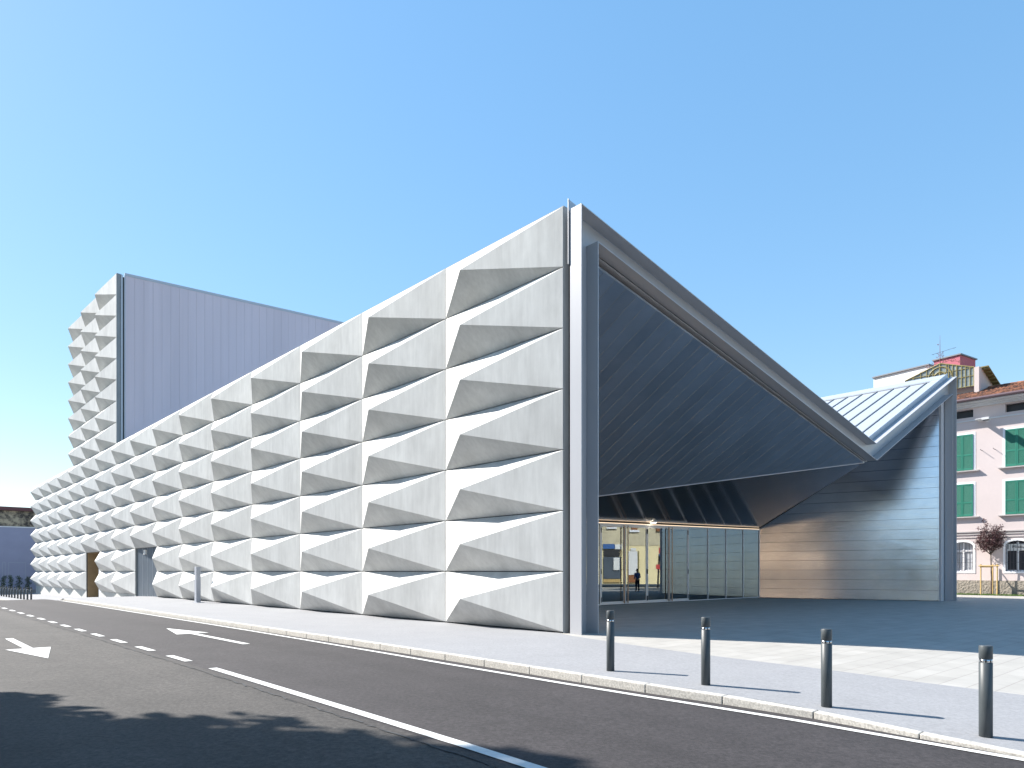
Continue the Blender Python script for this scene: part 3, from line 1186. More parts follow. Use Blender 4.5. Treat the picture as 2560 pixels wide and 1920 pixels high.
def bollard(name_label, loc, src=None):
    if src is None:
        t = thing('bollard', name_label, 'bollard', loc, BOLL_GROUP)
        t['_org'] = (0, 0, 0)
        mb = MB()
        mb.lathe((0, 0, 0), [(.066, -.25), (.066, .813), (.062, .815)], 32)
        b = mb.build('post', 'bollard', t, smooth=False)
        for p in b.data.polygons:
            p.use_smooth = abs(p.normal.z) < .5
        mb = MB()
        mb.lathe((0, 0, 0), [(.063, .816), (.063, .853)], 32)
        b = mb.build('reflective_band', 'chrome', t)
        for p in b.data.polygons:
            p.use_smooth = abs(p.normal.z) < .5
        mb = MB()
        for k in range(8):
            a_ = k * pi / 4 + .2
            c_, s_ = cos(a_), sin(a_)
            tx, ty = -s_ * .009, c_ * .009
            mb.face([(c_ * .0642 + tx, s_ * .0642 + ty, .822), (c_ * .0642 - tx, s_ * .0642 - ty, .822), (c_ * .0642 - tx, s_ * .0642 - ty, .848), (c_ * .0642 + tx, s_ * .0642 + ty, .848)])
        mb.build('band_marks', 'black', b, recalc=False)
        mb = MB()
        mb.lathe((0, 0, 0), [(.062, .854), (.066, .858), (.066, .997), (.064, 1.0)], 32)
        b = mb.build('cap', 'bollard', t)
        for p in b.data.polygons:
            p.use_smooth = abs(p.normal.z) < .5
        del t['_org']
        return t
    c = copy_tree(src)
    c.location = loc
    c['label'] = name_label
    return c


near = [(-5.19, -4.32, 'near row bollard closest to the white entrance column'), (-6.97, -4.28, 'second near bollard out from the white entrance column'), (-8.76, -4.31, 'third near bollard, between the kerb bend and the square'), (-10.51, -4.33, 'nearest and largest bollard, at the right edge of the view')]
b0 = None
for s_, v_, lb in near:
    o = bollard(lb, W(s_, v_, g(s_)), b0)
    if b0 is None:
        b0 = o
words = ['first', 'second', 'third', 'fourth', 'fifth', 'sixth', 'seventh', 'eighth', 'ninth', 'tenth', 'last']
far_s = [53.3, 55.1, 56.9, 58.6, 60.3, 62.1, 63.9, 65.6, 67.4, 69.2, 70.9]
for w_, s_ in zip(words, far_s):
    bollard('distant row, %s bollard counting away from the facade driveway' % w_, W(s_, -4.35, g(s_)), b0)

# slim grey post on the pavement
pt = thing('steel_post', 'flat grey steel post standing on the pavement by the facade', 'post', W(25.3, -.95, g(25.3)))
mb = MB()
mb.box(25.12, 25.42, -1.08, -.86, g(25.3) - .1, g(25.3) + 1.86)
mb.build('post', 'post', pt, bevel=.01)
mb = MB()
mb.box(24.8, 25.5, -1.15, -.79, g(25.3) + .0, g(25.3) + .025)
mb.build('base_plate', 'post', pt)

# ------------------------------------------------------------------ far wall, planter and shrubs at the left
SW = 90.0
lw = thing('boundary_wall', 'tall lavender wall with a stained upper part and maroon coping at the street end', 'wall', W(SW, 0, -2.7))
mb = MB()
mb.box(SW, SW + .3, -30, 25, -3.2, 5.3)
mb.build('painted_wall', 'lavender_wall', lw)
mb = MB()
mb.box(SW - .05, SW + .35, -30, 25, 5.3, 5.42)
mb.build('ledge', 'white_trim', lw)
mb = MB()
mb.box(SW + .02, SW + .5, -30, 25, 5.42, 7.3)
for k in range(12):
    mb.box(SW - .04, SW + .02, -29 + k * 2.9, -28.7 + k * 2.9, 5.43, 7.3)
mb.build('old_wall', 'stained', lw)
mb = MB()
mb.box(SW - .25, SW + .7, -30, 25, 7.32, 7.75)
mb.build('coping', 'maroon', lw)
mb = MB()
for a, b in ((-2.2, -1.9), (-1.6, 0.1)):
    for q in ((a, a + .03, -2.3, 1.1), (b - .03, b, -2.3, 1.1), (a, b, 1.07, 1.1)):
        mb.box(SW - .015, SW + .0, q[0], q[1], q[2], q[3])
mb.build('gate_outline', 'poly_trim', lw)
pl = tag(MB().build('x', 'black') if False else None, '', '') if False else None
mb = MB()
mb.box(86.6, 86.85, -20, 3, -3, -2.15)
tag(mb.build('planter_wall', 'edge_concrete'), 'low dark planter wall in front of the lavender wall', 'planter')


def leaves(mb, c, rx, ry, rz, n, size, fill=.0, droop=0):
    for k in range(n):
        while True:
            p = Vector((random.uniform(-1, 1), random.uniform(-1, 1), random.uniform(-1, 1)))
            if p.length <= 1:
                break
        if fill and p.length < fill and random.random() < .7:
            p = p.normalized() * random.uniform(fill, 1)
        q = Vector((c[0] + p.x * rx, c[1] + p.y * ry, c[2] + p.z * rz))
        a = Vector((random.gauss(0, 1), random.gauss(0, 1), random.gauss(0, 1))).normalized()
        b = a.cross(Vector((random.gauss(0, 1), random.gauss(0, 1), random.gauss(0, 1)))).normalized()
        s_ = size * random.uniform(.6, 1.3)
        mb.face([q - a * s_, q + b * s_ * .55, q + a * s_, q - b * s_ * .55])


for i, (v_, hh, lb) in enumerate([(-2.35, 1.75, 'leftmost dark green shrub'), (-1.65, 1.8, 'second dark green shrub from the left'), (-.85, 1.7, 'third dark green shrub from the left'), (0.0, 1.65, 'dark green shrub nearest the facade end'), (-3.6, 1.7, 'dark green shrub just past the left edge')]):
    t = thing('shrub', lb + ', in the planter before the lavender wall', 'shrub', W(87.6, v_, -2.5), 'upright shrubs in the planter at the street end')
    mb = MB()
    bx = W(87.6, v_, -2.3)
    for k in range(7):
        leaves(mb, (bx[0] + random.uniform(-.2, .2), bx[1] + random.uniform(-.2, .2), EYE - 2.2 + hh * (k + .7) / 7.6), .27, .27, .22, 90, .055)
    mb.build('foliage', 'leaf_green', t, recalc=False)
    mb = MB()
    mb.tube([W(87.6, v_, -2.6), W(87.6, v_, -2.2 + hh * .8)], .03, 6)
    mb.build('stem', 'bark', t)

# ------------------------------------------------------------------ pink house at the right
PV = 43.3
ph = thing('pink_house', 'pale pink rendered house with green louvred shutters and terracotta roof', 'house', W(1, PV, -1.65))
s_lo, s_hi = -8.5, 34.0
cols = [2.46 + 3.19 * k for k in range(-3, 4)]
HW = .655
mb = MB()
# wall in horizontal bands with openings cut out
def wall_band(z0, z1, holes, v0=PV, v1=PV + .35):
    x = s_lo
    for a, b in sorted(holes):
        mb.box(x, a, v0, v1, z0, z1)
        x = b
    mb.box(x, s_hi, v0, v1, z0, z1)


op = [(c - HW, c + HW) for c in cols]
wall_band(-.62, 0.0, [])
wall_band(0.0, 2.08, op)
wall_band(2.08, 10.78, [])
wall_band(10.78, 11.33, op)
wall_band(11.33, 11.7, [])
mb.build('wall', 'pink_wall', ph)
mb = MB()
mb.box(s_lo, s_hi, PV - .06, PV + .35, -2.0, -.62)
mb.build('stone_plinth', 'stone_plinth', ph)
mb = MB()
mb.box(s_lo, s_hi, PV + .36, PV + 12, -2.0, 11.6)
mb.build('house_body', 'black', ph)
mb = MB()
mb.box(s_lo, s_hi, PV - .10, PV + .0, 2.72, 2.80)
mb.box(s_lo, s_hi, PV - .06, PV + .0, 2.55, 2.62)
mb.box(s_lo, s_hi, PV - .05, PV + .0, 2.34, 2.40)
mb.build('string_course', 'sill', ph)
mb = MB()
mb.box(s_lo, s_hi, PV - .07, PV, 10.48, 10.58)
mb.box(s_lo, s_hi, PV - .25, PV, 11.42, 11.55)
mb.box(s_lo, s_hi, PV - .45, PV, 11.55, 11.66)
mb.box(s_lo, s_hi, PV - .80, PV, 11.66, 11.74)
mb.build('cornice', 'cornice', ph)
mb = MB()
for k in range(24):
    pass
mb.tube([W(s_lo, PV - .92, 11.84), W(s_hi, PV - .92, 11.84)], .11, 10)
mb.build('gutter', 'gutter', ph)
mb = MB()
# tiled roof with real half-round tile rows
RS0, RZ0 = PV - .85, 11.85
RS1, RZ1 = PV + 5.2, 13.75
ROWS = 22
pitch = .24
x = s_lo
while x < 12:
    for k in range(ROWS):
        f0, f1 = k / ROWS, (k + 1.12) / ROWS
        va_, vb_ = RS0 + (RS1 - RS0) * f0, RS0 + (RS1 - RS0) * f1
        za_, zb_ = RZ0 + (RZ1 - RZ0) * f0, RZ0 + (RZ1 - RZ0) * f1
        j = random.uniform(-.012, .012)
        ring0, ring1 = [], []
        for t_ in range(5):
            a_ = pi * t_ / 4
            ring0.append(W(x + j + pitch / 2 + cos(a_) * pitch * .38, va_, za_ + sin(a_) * .09 + .045))
            ring1.append(W(x + j + pitch / 2 + cos(a_) * pitch * .32, vb_, zb_ + sin(a_) * .075 + .0))
        for t_ in range(4):
            mb.face([ring0[t_], ring0[t_ + 1], ring1[t_ + 1], ring1[t_]])
        mb.face(ring0)
    x += pitch
mb.hexa([W(s_lo, RS0, RZ0 - .08), W(s_hi, RS0, RZ0 - .08), W(s_hi, RS1, RZ1 - .08), W(s_lo, RS1, RZ1 - .08), W(s_lo, RS0, RZ0), W(s_hi, RS0, RZ0), W(s_hi, RS1, RZ1), W(s_lo, RS1, RZ1)])
mb.hexa([W(s_lo, RS1, RZ1 - .08), W(s_hi, RS1, RZ1 - .08), W(s_hi, RS1 + 6, RZ0 - .08), W(s_lo, RS1 + 6, RZ0 - .08), W(s_lo, RS1, RZ1), W(s_hi, RS1, RZ1), W(s_hi, RS1 + 6, RZ0), W(s_lo, RS1 + 6, RZ0)])
for k in range(48):
    mb.tube([W(s_lo + k * .42, RS1, RZ1 + .03), W(s_lo + k * .42 + .46, RS1, RZ1 + .05)], .12, 8)
mb.build('roof', 'tiles', ph, recalc=False)


def shutter_leaf(a, b, z0, z1, parent):
    mb = MB()
    f = .075
    v1 = PV - .025
    v0 = v1 - .045
    mb.box(a, a + f, v0, v1, z0, z1)
    mb.box(b - f, b, v0, v1, z0, z1)
    zm = z0 + (z1 - z0) * .42
    for q0, q1 in ((z0, z0 + .13), (zm - .05, zm + .05), (z1 - .1, z1)):
        mb.box(a + f, b - f, v0 + .002, v1 - .002, q0, q1)
    for q0, q1 in ((z0 + .13, zm - .05), (zm + .05, z1 - .1)):
        n = max(6, int((q1 - q0) / .062))
        for k in range(n):
            zc = q0 + (q1 - q0) * (k + .5) / n
            h = .026
            mb.hexa([W(a + f, v0 + .004, zc - h), W(b - f, v0 + .004, zc - h), W(b - f, v0 + .012, zc - h - .004), W(a + f, v0 + .012, zc - h - .004),
                     W(a + f, v1 - .012, zc + h), W(b - f, v1 - .012, zc + h), W(b - f, v1 - .004, zc + h - .004), W(a + f, v1 - .004, zc + h - .004)])
    return mb.build('shutter', 'shutter', parent)


for c in cols:
    for z0, z1 in ((7.08, 9.6), (3.85, 6.13)):
        mb = MB()
        w = .14
        mb.box(c - HW - w, c - HW, PV - .022, PV + .0, z0, z1 + .12)
        mb.box(c + HW, c + HW + w, PV - .022, PV + .0, z0, z1 + .12)
        mb.box(c - HW, c + HW, PV - .022, PV + .0, z1, z1 + .12)
        wd = mb.build('window', 'white_trim', ph)
        shutter_leaf(c - HW + .005, c - .006, z0 + .01, z1 - .01, wd)
        shutter_leaf(c + .006, c + HW - .005, z0 + .01, z1 - .01, wd)
        mb = MB()
        mb.box(c - HW - .38, c + HW + .38, PV - .22, PV - .0, z0 - .09, z0 - .02)
        mb.build('window_sill', 'sill', wd)
    # ground floor arched window with iron grille
    mb = MB()
    w = .13
    mb.box(c - HW - w, c - HW, PV - .03, PV + .0, -.12, 1.75)
    mb.box(c + HW, c + HW + w, PV - .03, PV + .0, -.12, 1.75)
    mb.box(c - HW, c + HW, PV - .03, PV + .0, -.12, 0)
    N = 10
    R0 = lambda t, rr, hh: (c + cos(t) * rr, 1.75 + sin(t) * hh)
    for k in range(N):
        t0, t1 = pi * k / N, pi * (k + 1) / N
        p, q2, r2, s2 = R0(t0, HW, .33), R0(t1, HW, .33), R0(t1, HW + w, .46), R0(t0, HW + w, .46)
        mb.hexa([W(p[0], PV - .03, p[1]), W(q2[0], PV - .03, q2[1]), W(r2[0], PV - .03, r2[1]), W(s2[0], PV - .03, s2[1]), W(p[0], PV, p[1]), W(q2[0], PV, q2[1]), W(r2[0], PV, r2[1]), W(s2[0], PV, s2[1])])
        # spandrel filling the square head of the opening
        mb.hexa([W(p[0], PV + .01, p[1]), W(q2[0], PV + .01, q2[1]), W(q2[0], PV + .01, 2.09), W(p[0], PV + .01, 2.09), W(p[0], PV + .3, p[1]), W(q2[0], PV + .3, q2[1]), W(q2[0], PV + .3, 2.09), W(p[0], PV + .3, 2.09)])
    wd = mb.build('arched_window', 'white_trim', ph)
    mb = MB()
    mb.box(c - HW, c - HW + .07, PV + .2, PV + .26, 0, 2.0)
    mb.box(c + HW - .07, c + HW, PV + .2, PV + .26, 0, 2.0)
    mb.box(c - .06, c + .06, PV + .2, PV + .26, 0, 2.0)
    mb.box(c - HW + .07, c + HW - .07, PV + .2, PV + .255, 0, .1)
    mb.box(c - HW + .07, c + HW - .07, PV + .2, PV + .255, 1.4, 1.5)
    mb.build('frame', 'white_trim', wd)
    mb = MB()
    mb.box(c - HW, c + HW, PV + .27, PV + .28, 0, 2.07)
    mb.build('glass', 'curtain' if abs(c - 2.46) < .1 or abs(c - 5.65) < .1 else 'glass_dark', wd)
    mb = MB()
    for k in range(7):
        x = c - HW + .06 + k * (2 * HW - .12) / 6
        mb.tube([W(x, PV + .06, .0), W(x, PV + .06, 2.0)], .014, 6)
    for z_ in (.62, 1.25):
        mb.tube([W(c - HW, PV + .06, z_), W(c + HW, PV + .06, z_)], .012, 6)
    mb.build('grille', 'iron', wd)
# sign in the second window
sc_ = cols[2] if abs(cols[2] + .73) < .1 else -.73
mb = MB()
mb.box(-.73 - .6, -.73 + .52, PV + .16, PV + .18, 1.42, 1.86)
sg = mb.build('window_sign', 'white_sign', ph)


def text(body, size, m, parent, loc, rot, extrude=.004, name='lettering'):
    cu = D.curves.new(name, 'FONT')
    cu.body = body
    cu.size = size
    cu.extrude = extrude
    cu.align_x = 'CENTER'
    cu.align_y = 'CENTER'
    cu.materials.append(M[m])
    o = D.objects.new(name, cu)
    C.objects.link(o)
    o.location = Vector(loc) - Vector(parent['_org'] if '_org' in parent else (0, 0, 0))
    o.rotation_euler = rot
    # turn into a mesh
    dg = bpy.context.evaluated_depsgraph_get()
    dg.update()
    me = D.meshes.new_from_object(o.evaluated_get(dg))
    o2 = D.objects.new(name, me)
    C.objects.link(o2)
    o2.location = o.location
    o2.rotation_euler = rot
    o2.parent = parent
    D.objects.remove(o)
    return o2


sg['_org'] = tuple(ph['_org'])
# facade faces -V ; text reading direction along -U
rot_f = (R(90), 0, math.atan2(-U[1], -U[0]))
text('Milano', .26, 'black', ph, W(-.77, PV + .15, 1.66), rot_f)
# flood light on the facade
fl = thing('floodlight', 'pale metal floodlight on a bracket high on the pink facade', 'floodlight', W(.95, PV, 10.4))
mb = MB()
mb.box(1.05, 1.45, PV - 1.0, PV - .0, 10.38, 10.43)
mb.box(.60, 1.02, PV - 1.15, PV - .75, 10.28, 10.44)
mb.box(.75, .95, PV - .75, PV - .35, 10.26, 10.40)
mb.build('bracket', 'cornice', fl, bevel=.01)
mb = MB()
mb.box(.64, .98, PV - 1.12, PV - .78, 10.25, 10.275)
mb.build('lens', 'glass_dark', fl)
for s_, z_, lb in ((1.25, 8.35, 'left of the two small iron wall hooks on the pink facade'), (.5, 8.34, 'right of the two small iron wall hooks on the pink facade')):
    mb = MB()
    mb.tube([W(s_, PV, z_), W(s_, PV - .32, z_), W(s_ + .05, PV - .36, z_ + .07)], .018, 6)
    tag(mb.build('wall_hook', 'iron'), lb, 'hook', 'iron hooks on the pink facade')

# conservatory on the roof
CV = 46.2


def onv(px, vv):
    t = (px - 1280) / 1750.0
    return (t * (P0[1] + vv * V[1]) - P0[0] - vv * V[0]) / (U[0] - t * U[1])


def zpx(py, s_, v_):
    Z = P0[1] + s_ * U[1] + v_ * V[1]
    return (1428.6 - py) * Z / 1750.0


cs = thing('conservatory', 'rooftop glasshouse with an olive metal frame, arched centre and scrolled iron finial', 'conservatory', W(3, CV, 12))
sl_, sa_, sr_ = onv(2262, CV), onv(2350, CV), onv(2435.6, CV)
zl, za_, zr = zpx(953, sl_, CV), zpx(909, sa_, CV), zpx(918, sr_, CV)
zb = zpx(966, onv(2392, CV), CV) - .2


def ctop(s_):
    if s_ > sa_:
        return za_ + (zl - za_) * (s_ - sa_) / (sl_ - sa_)
    return za_ + (zr - za_) * (s_ - sa_) / (sr_ - sa_)


mb = MB()
for a, b, ta, tb in ((sr_, sa_, zr, za_), (sa_, sl_, za_, zl)):
    mb.hexa([W(a, CV + .02, zb), W(b, CV + .02, zb), W(b, CV + .05, zb), W(a, CV + .05, zb), W(a, CV + .02, ta), W(b, CV + .02, tb), W(b, CV + .05, tb), W(a, CV + .05, ta)])
mb.build('glazing', 'pale_glass', cs)
mb = MB()
for a, b, ta, tb in ((sr_, sa_, zr, za_), (sa_, sl_, za_, zl)):
    for dz in (0,):
        mb.tube([W(a, CV, ta), W(b, CV, tb)], .05, 6)
px_l = [2268, 2284, 2302, 2317, 2333, 2350, 2366, 2372, 2382, 2392, 2404, 2414, 2425, 2435]
for px in px_l:
    s_ = onv(px, CV)
    mb.tube([W(s_, CV, zb), W(s_, CV, ctop(s_))], .035 if px not in (2350, 2392) else .055, 6)
for z_ in (zb + .05, za_ - 1.35, za_ - .75):
    a = sr_
    b = sl_
    while ctop(b) < z_ and b > sa_:
        b -= .1
    mb.tube([W(a, CV, z_), W(b, CV, z_)], .03, 6)
for rr_ in (.78, .40):
    mb.tube([W(sa_ + cos(t * pi / 16) * rr_, CV - .01, za_ - 1.05 + sin(t * pi / 16) * rr_) for t in range(17)], .05, 6)
mb.build('frame', 'olive_frame', cs)
mb = MB()
zf = za_


def spiral(cx, cz, r0, a0, turns, sg):
    pts = []
    for t in range(25):
        f_ = t / 24
        a_ = a0 + sg * f_ * turns * 2 * pi
        rr_ = r0 * (1 - f_ * .8)
        pts.append(W(cx + cos(a_) * rr_, CV, cz + sin(a_) * rr_))
    mb.tube(pts, .016, 5)


mb.tube([W(sa_, CV, zf), W(sa_, CV, zf + 1.0), W(sa_, CV, zf + 2.15)], .03, 6, r1=.006)
for dx, dz, r0, a0, tn, sg_ in ((-.35, .2, .2, pi, 1.3, 1), (.35, .2, .2, 0, 1.3, -1), (-.85, .05, .17, pi, 1.2, -1), (.8, -.12, .17, 0, 1.2, 1), (-.22, .6, .2, pi / 2, .7, -1), (.22, .6, .2, pi / 2, .7, 1), (-1.3, -.12, .12, pi, 1.2, 1), (.13, 1.45, .06, 0, 1, 1)):
    spiral(sa_ + dx, zf + dz, r0, a0, tn, sg_)
mb.tube([W(sa_ - .05, CV, zf + .02), W(sa_ - .6, CV, zf + .1), W(sa_ - 1.0, CV, zf - .02), W(sa_ - 1.5, CV, zf - .2)], .016, 5)
mb.tube([W(sa_ + .05, CV, zf + .02), W(sa_ + .6, CV, zf - .05), W(sa_ + 1.4, CV, zf - .4)], .016, 5)
mb.build('finial', 'rust_iron', cs)
mb = MB()
mb.tube([W(sa_ + .75, CV + .6, zf + .95), W(sa_ - .9, CV + .6, zf + 1.15)], .012, 5)
mb.tube([W(sa_ - .02, CV + .6, zf - .2), W(sa_ - .02, CV + .6, zf + 1.07)], .014, 5)
for k in range(5):
    mb.tube([W(sa_ + .65 - k * .35, CV + .45, zf + .95 + k * .04), W(sa_ + .65 - k * .35, CV + .75, zf + .95 + k * .04)], .008, 4)
tag(mb.build('aerial', 'iron'), 'thin television aerial beside the glasshouse finial', 'aerial')
sw0, sw1 = onv(2436.5, CV), onv(2448.5, CV)
mb = MB()
mb.box(sw1, sw0, CV - .1, CV + 4.5, zb - .5, zr - .02)
# its side wall drops with the roof
mb.build('end_pier', 'pink_wall', cs)
mb = MB()
mb.hexa([W(sw1 - .5, CV - .3, zr - .05), W(sl_, CV - .3, zr - .05), W(sl_, CV + 1.2, zr + .12), W(sw1 - .5, CV + 1.2, zr + .12), W(sw1 - .5, CV - .3, zr + .0), W(sl_, CV - .3, zr + .0), W(sl_, CV + 1.2, zr + .17), W(sw1 - .5, CV + 1.2, zr + .17)]) if False else None
mb.hexa([W(sw1 - .45, CV + .5, zr), W(sr_ + .2, CV + .5, zr), W(sr_ + .2, CV + 5.2, zr - 1.15), W(sw1 - .45, CV + 5.2, zr - 1.15), W(sw1 - .45, CV + .5, zr + .08), W(sr_ + .2, CV + .5, zr + .08), W(sr_ + .2, CV + 5.2, zr - 1.07), W(sw1 - .45, CV + 5.2, zr - 1.07)])
for k in range(9):
    f_ = k / 8
    mb.box(sw1 - .43, sw1 - .02, CV + .6 + f_ * 4.4, CV + .7 + f_ * 4.4, zr - 1.13 * f_ - .12, zr - 1.13 * f_ - .04)
mb.build('lean_to_roof', 'olive_frame', cs)
mb = MB()
mb.box(sr_, sl_, CV + .6, CV + 4.0, zb - .5, zl - .6)
mb.build('back_room', 'pink_wall', cs)

# two further buildings behind, turned a little from the street grid
T2 = R(32.8)
a2 = Vector((-sin(T2), cos(T2)))
b2 = Vector((cos(T2), sin(T2)))


def rbox(mb, c0, la, lb_, z0, z1, mi=0):
    p = [c0, c0 + a2 * la, c0 + a2 * la + b2 * lb_, c0 + b2 * lb_]
    mb.hexa([(q.x, q.y, z0 + EYE) for q in p] + [(q.x, q.y, z1 + EYE) for q in p], mi)


def along(c0, d, px):
    t = (px - 1280) / 1750.0
    return (t * c0.y - c0.x) / (d.x - t * d.y)


c0 = Vector((48.0, 75.0))
pk = thing('pink_tower_block', 'deep pink rooftop block with a dark cap behind the glasshouse', 'building', (48, 75, 0))
mb = MB()
la, lb_ = along(c0, a2, 2335), along(c0, b2, 2438.6)
zt2 = 541.6 / 1750 * 75
rbox(mb, c0, la, lb_, -2, zt2)
mb.build('walls', 'magenta', pk)
mb = MB()
rbox(mb, c0 - a2 * .15 - b2 * .15, la + .3, lb_ + .3, zt2 + .005, zt2 + .14)
mb.build('roof_cap', 'dark_seam', pk)
c1 = Vector(((2184 - 1280) / 1750 * 88, 88.0))
wh = thing('white_apartment_block', 'plain white block with a dark roof edge behind the theatre roof', 'building', (c1.x, c1.y, 0))
la = along(c1, -a2, 2322)
zt3 = (1428.6 - 946) / 1750 * 88
mb = MB()
cc = c1 - a2 * la
rbox(mb, cc, la, 9, -2, zt3)
mb.build('walls', 'white_wall', wh)
mb = MB()
rbox(mb, cc - b2 * .2 - a2 * .1, la + .2, 9.4, zt3 + .005, zt3 + .16)
mb.build('roof_edge', 'dark_seam', wh)
mb = MB()
d_ = along(c1, -a2, 2237)
d2_ = along(c1, -a2, 2290)
zq = zt3 * 1.0
rbox(mb, c1 - a2 * d2_ - b2 * .03, d2_ - d_, .05, zt3 - 3.6, zt3 - 1.6)
d_ = along(c1, -a2, 2206)
d2_ = along(c1, -a2, 2215)
mb2 = MB()
rbox(mb2, c1 - a2 * d2_ - b2 * .03, d2_ - d_, .05, zt3 - 4.0, zt3 - 3.3)
mb.build('balcony_opening', 'brown_shutter', wh)
mb2.build('window', 'glass_dark', wh)

# young purple tree with stakes
ts = onv(2478, 42.6)
tp = thing('young_tree', 'young purple-leaved tree tied between wooden stakes on the grass strip', 'tree', W(ts, 42.6, g(ts)))
tv = 42.6
g0 = g(ts)
mb = MB()
tb_ = Vector(W(ts, tv, g0))
tips = []
mb.tube([tb_, tb_ + Vector((.02, 0, 1.2)), tb_ + Vector((-.03, 0, 2.75))], .055, 8, r1=.035)
fork = tb_ + Vector((-.03, 0, 2.75))
for k in range(13):
    a_ = k * 2.4
    e = fork + Vector((cos(a_) * random.uniform(.45, .95), sin(a_) * random.uniform(.45, .95), random.uniform(.7, 2.2)))
    m_ = fork.lerp(e, .5) + Vector((cos(a_) * .12, sin(a_) * .12, .05))
    mb.tube([fork, m_, e], .022, 5, r1=.006)
    tips += [m_, e, m_.lerp(e, .5)]
mb.build('trunk', 'bark', tp)
mb = MB()
for t_ in tips:
    for k in range(3):
        c_ = t_ + Vector((random.gauss(0, .16), random.gauss(0, .16), random.gauss(0, .15)))
        leaves(mb, c_, .17, .17, .16, 30, .048)
leaves(mb, fork + Vector((0, 0, 1.1)), .82, .82, .9, 1500, .048)
mb.build('crown', 'leaf_purple', tp, recalc=False)
stk = thing('tree_stakes', 'frame of three pale wooden stakes and a crossbar round the young tree', 'stakes', W(ts, 42.3, g0))
sts = [(onv(2452, 42.4), 42.4), (onv(2482, 43.1), 43.1), (onv(2493, 42.4), 42.4)]
for s_, v_ in sts:
    mb = MB()
    mb.tube([W(s_, v_, g0 - .2), W(s_, v_, g0 + 2.12)], .042, 10)
    mb.build('stake', 'wood', stk)
mb = MB()
mb.tube([W(sts[0][0] + .12, 42.34, g0 + 2.0), W(sts[2][0] - .12, 42.34, g0 + 2.0)], .04, 10)
mb.tube([W(sts[0][0], 42.38, g0 + 1.93), W(sts[1][0], 43.05, g0 + 1.93)], .035, 10)
mb.build('crossbar', 'wood', stk)

# ------------------------------------------------------------------ street buildings and trees outside the frame (mirrored in the metal and glass; some added for shade and darker reflections)
def opp(name, label, s0, s1, v0, v1, h, m, win=True):
    zb_ = -1.9
    t = thing(name, label, 'house', W((s0 + s1) / 2, v1, zb_))
    mb = MB()
    mb.box(s0, s1, v0, v1, -3, h)
    mb.build('wall', m, t)
    mb = MB()
    mb.box(s0 - .3, s1 + .3, v0 - .3, v1 + .5, h + .002, h + .35)
    mb.build('roof', 'tiles', t)
    if win:
        n = int((s1 - s0) / 3.2)
        for k in range(n):
            x = s0 + (s1 - s0) * (k + .5) / n
            for z_ in (-.6, 2.6, 5.8):
                if z_ + 1.8 < h:
                    mb = MB()
                    mb.box(x - .55, x + .55, v1 + .0, v1 + .04, z_, z_ + 1.7)
                    mb.build('window', 'glass_dark', t)
    return t


opp('tan_house', 'tan rendered house opposite the theatre, behind the viewer', -8, 2.8, -30, -19.0, 8.4, 'tan_wall')
opp('added_shade_house', 'tall grey-brown block opposite the theatre, added out of view to shade the near road', 3, 15.0, -34, -20.5, 24.0, 'dirty_wall')  # unseen block, placed and raised to cast the foreground shadow
opp('cream_house', 'cream house at the far end opposite the theatre', 32, 60, -34, -21.0, 8.0, 'white_wall')


def big_tree(s_, v_, h, r_, nl, lab):
    t = thing('street_tree', lab, 'tree', W(s_, v_, -1.8), 'tall trees opposite the theatre')
    b = Vector(W(s_, v_, -1.9))
    mb = MB()
    mb.tube([b, b + Vector((.1, .05, h * .4)), b + Vector((0, 0, h * .8))], .28, 10, r1=.08)
    for k in range(12):
        a_ = k * 2.4
        p = b + Vector((0, 0, h * (.3 + .045 * k)))
        mb.tube([p, p + Vector((cos(a_) * r_ * .8, sin(a_) * r_ * .8, h * .1))], .09, 6, r1=.02)
    mb.build('trunk', 'bark', t)
    mb = MB()
    for k in range(130):
        f_ = random.random()
        z_ = h * (.2 + .78 * f_)
        rr_ = r_ * (.95 - .5 * abs(f_ - .45))
        a_ = random.uniform(0, 2 * pi)
        q = math.sqrt(random.random()) * rr_ * .8
        cr_ = random.uniform(.7, 1.1)
        leaves(mb, b + Vector((cos(a_) * q, sin(a_) * q, z_)), cr_, cr_, cr_ * .8, nl // 130, .19)
    mb.build('crown', 'leaf_green', t, recalc=False)


big_tree(6.0, -18.3, 19, 3.0, 30000, 'tallest leafy tree opposite the theatre, shading the near road')
big_tree(10.0, -21.2, 18, 3.2, 24000, 'leafy tree behind the tallest one opposite the theatre')
for k_, (a_, b_, c_) in enumerate([(-17.0, -24.0, 'second'), (-24.0, -25.0, 'third'), (-31.0, -25.0, 'fourth')]):
    big_tree(a_, b_, 6, 2.6, 5200, c_ + ' small leafy tree added out of view to darken the metal wall reflection')  # unseen row added to darken the low right reflection in the metal wall
big_tree(-11.0, -21.5, 7, 2.2, 9000, 'small leafy tree directly behind the viewer')

# mirrored street scene: a cream shop house across the square, off to the right
GS = 9.0


def MW(px, py, Z):
    X = (px - 1280) / 1750.0 * Z
    a, b = X - P0[0], Z - P0[1]
    s_ = a * U[0] + b * U[1]
    v_ = a * V[0] + b * V[1]
    return 2 * GS - s_, v_, (1428.6 - py) / 1750.0 * Z


def mquad(mb, x0, x1, y0, y1, Z, t=.1, mi=0):
    P = []
    for zz_ in (Z, Z + t):
        for (x_, y_) in ((x0, y1), (x1, y1), (x1, y0), (x0, y0)):
            xx = 1280 + (x_ - 1280) * Z / Z
            s_, v_, z_ = MW(x_, y_, Z)
            if zz_ != Z:
                k1 = MW(x_, y_, Z)
                # push back keeping size
                X = (x_ - 1280) / 1750.0 * Z
                a, b = X - P0[0], Z + t - P0[1]
                s_ = 2 * GS - (a * U[0] + b * U[1])
                v_ = a * V[0] + b * V[1]
            P.append(W(s_, v_, z_))
    mb.hexa(P, mi)


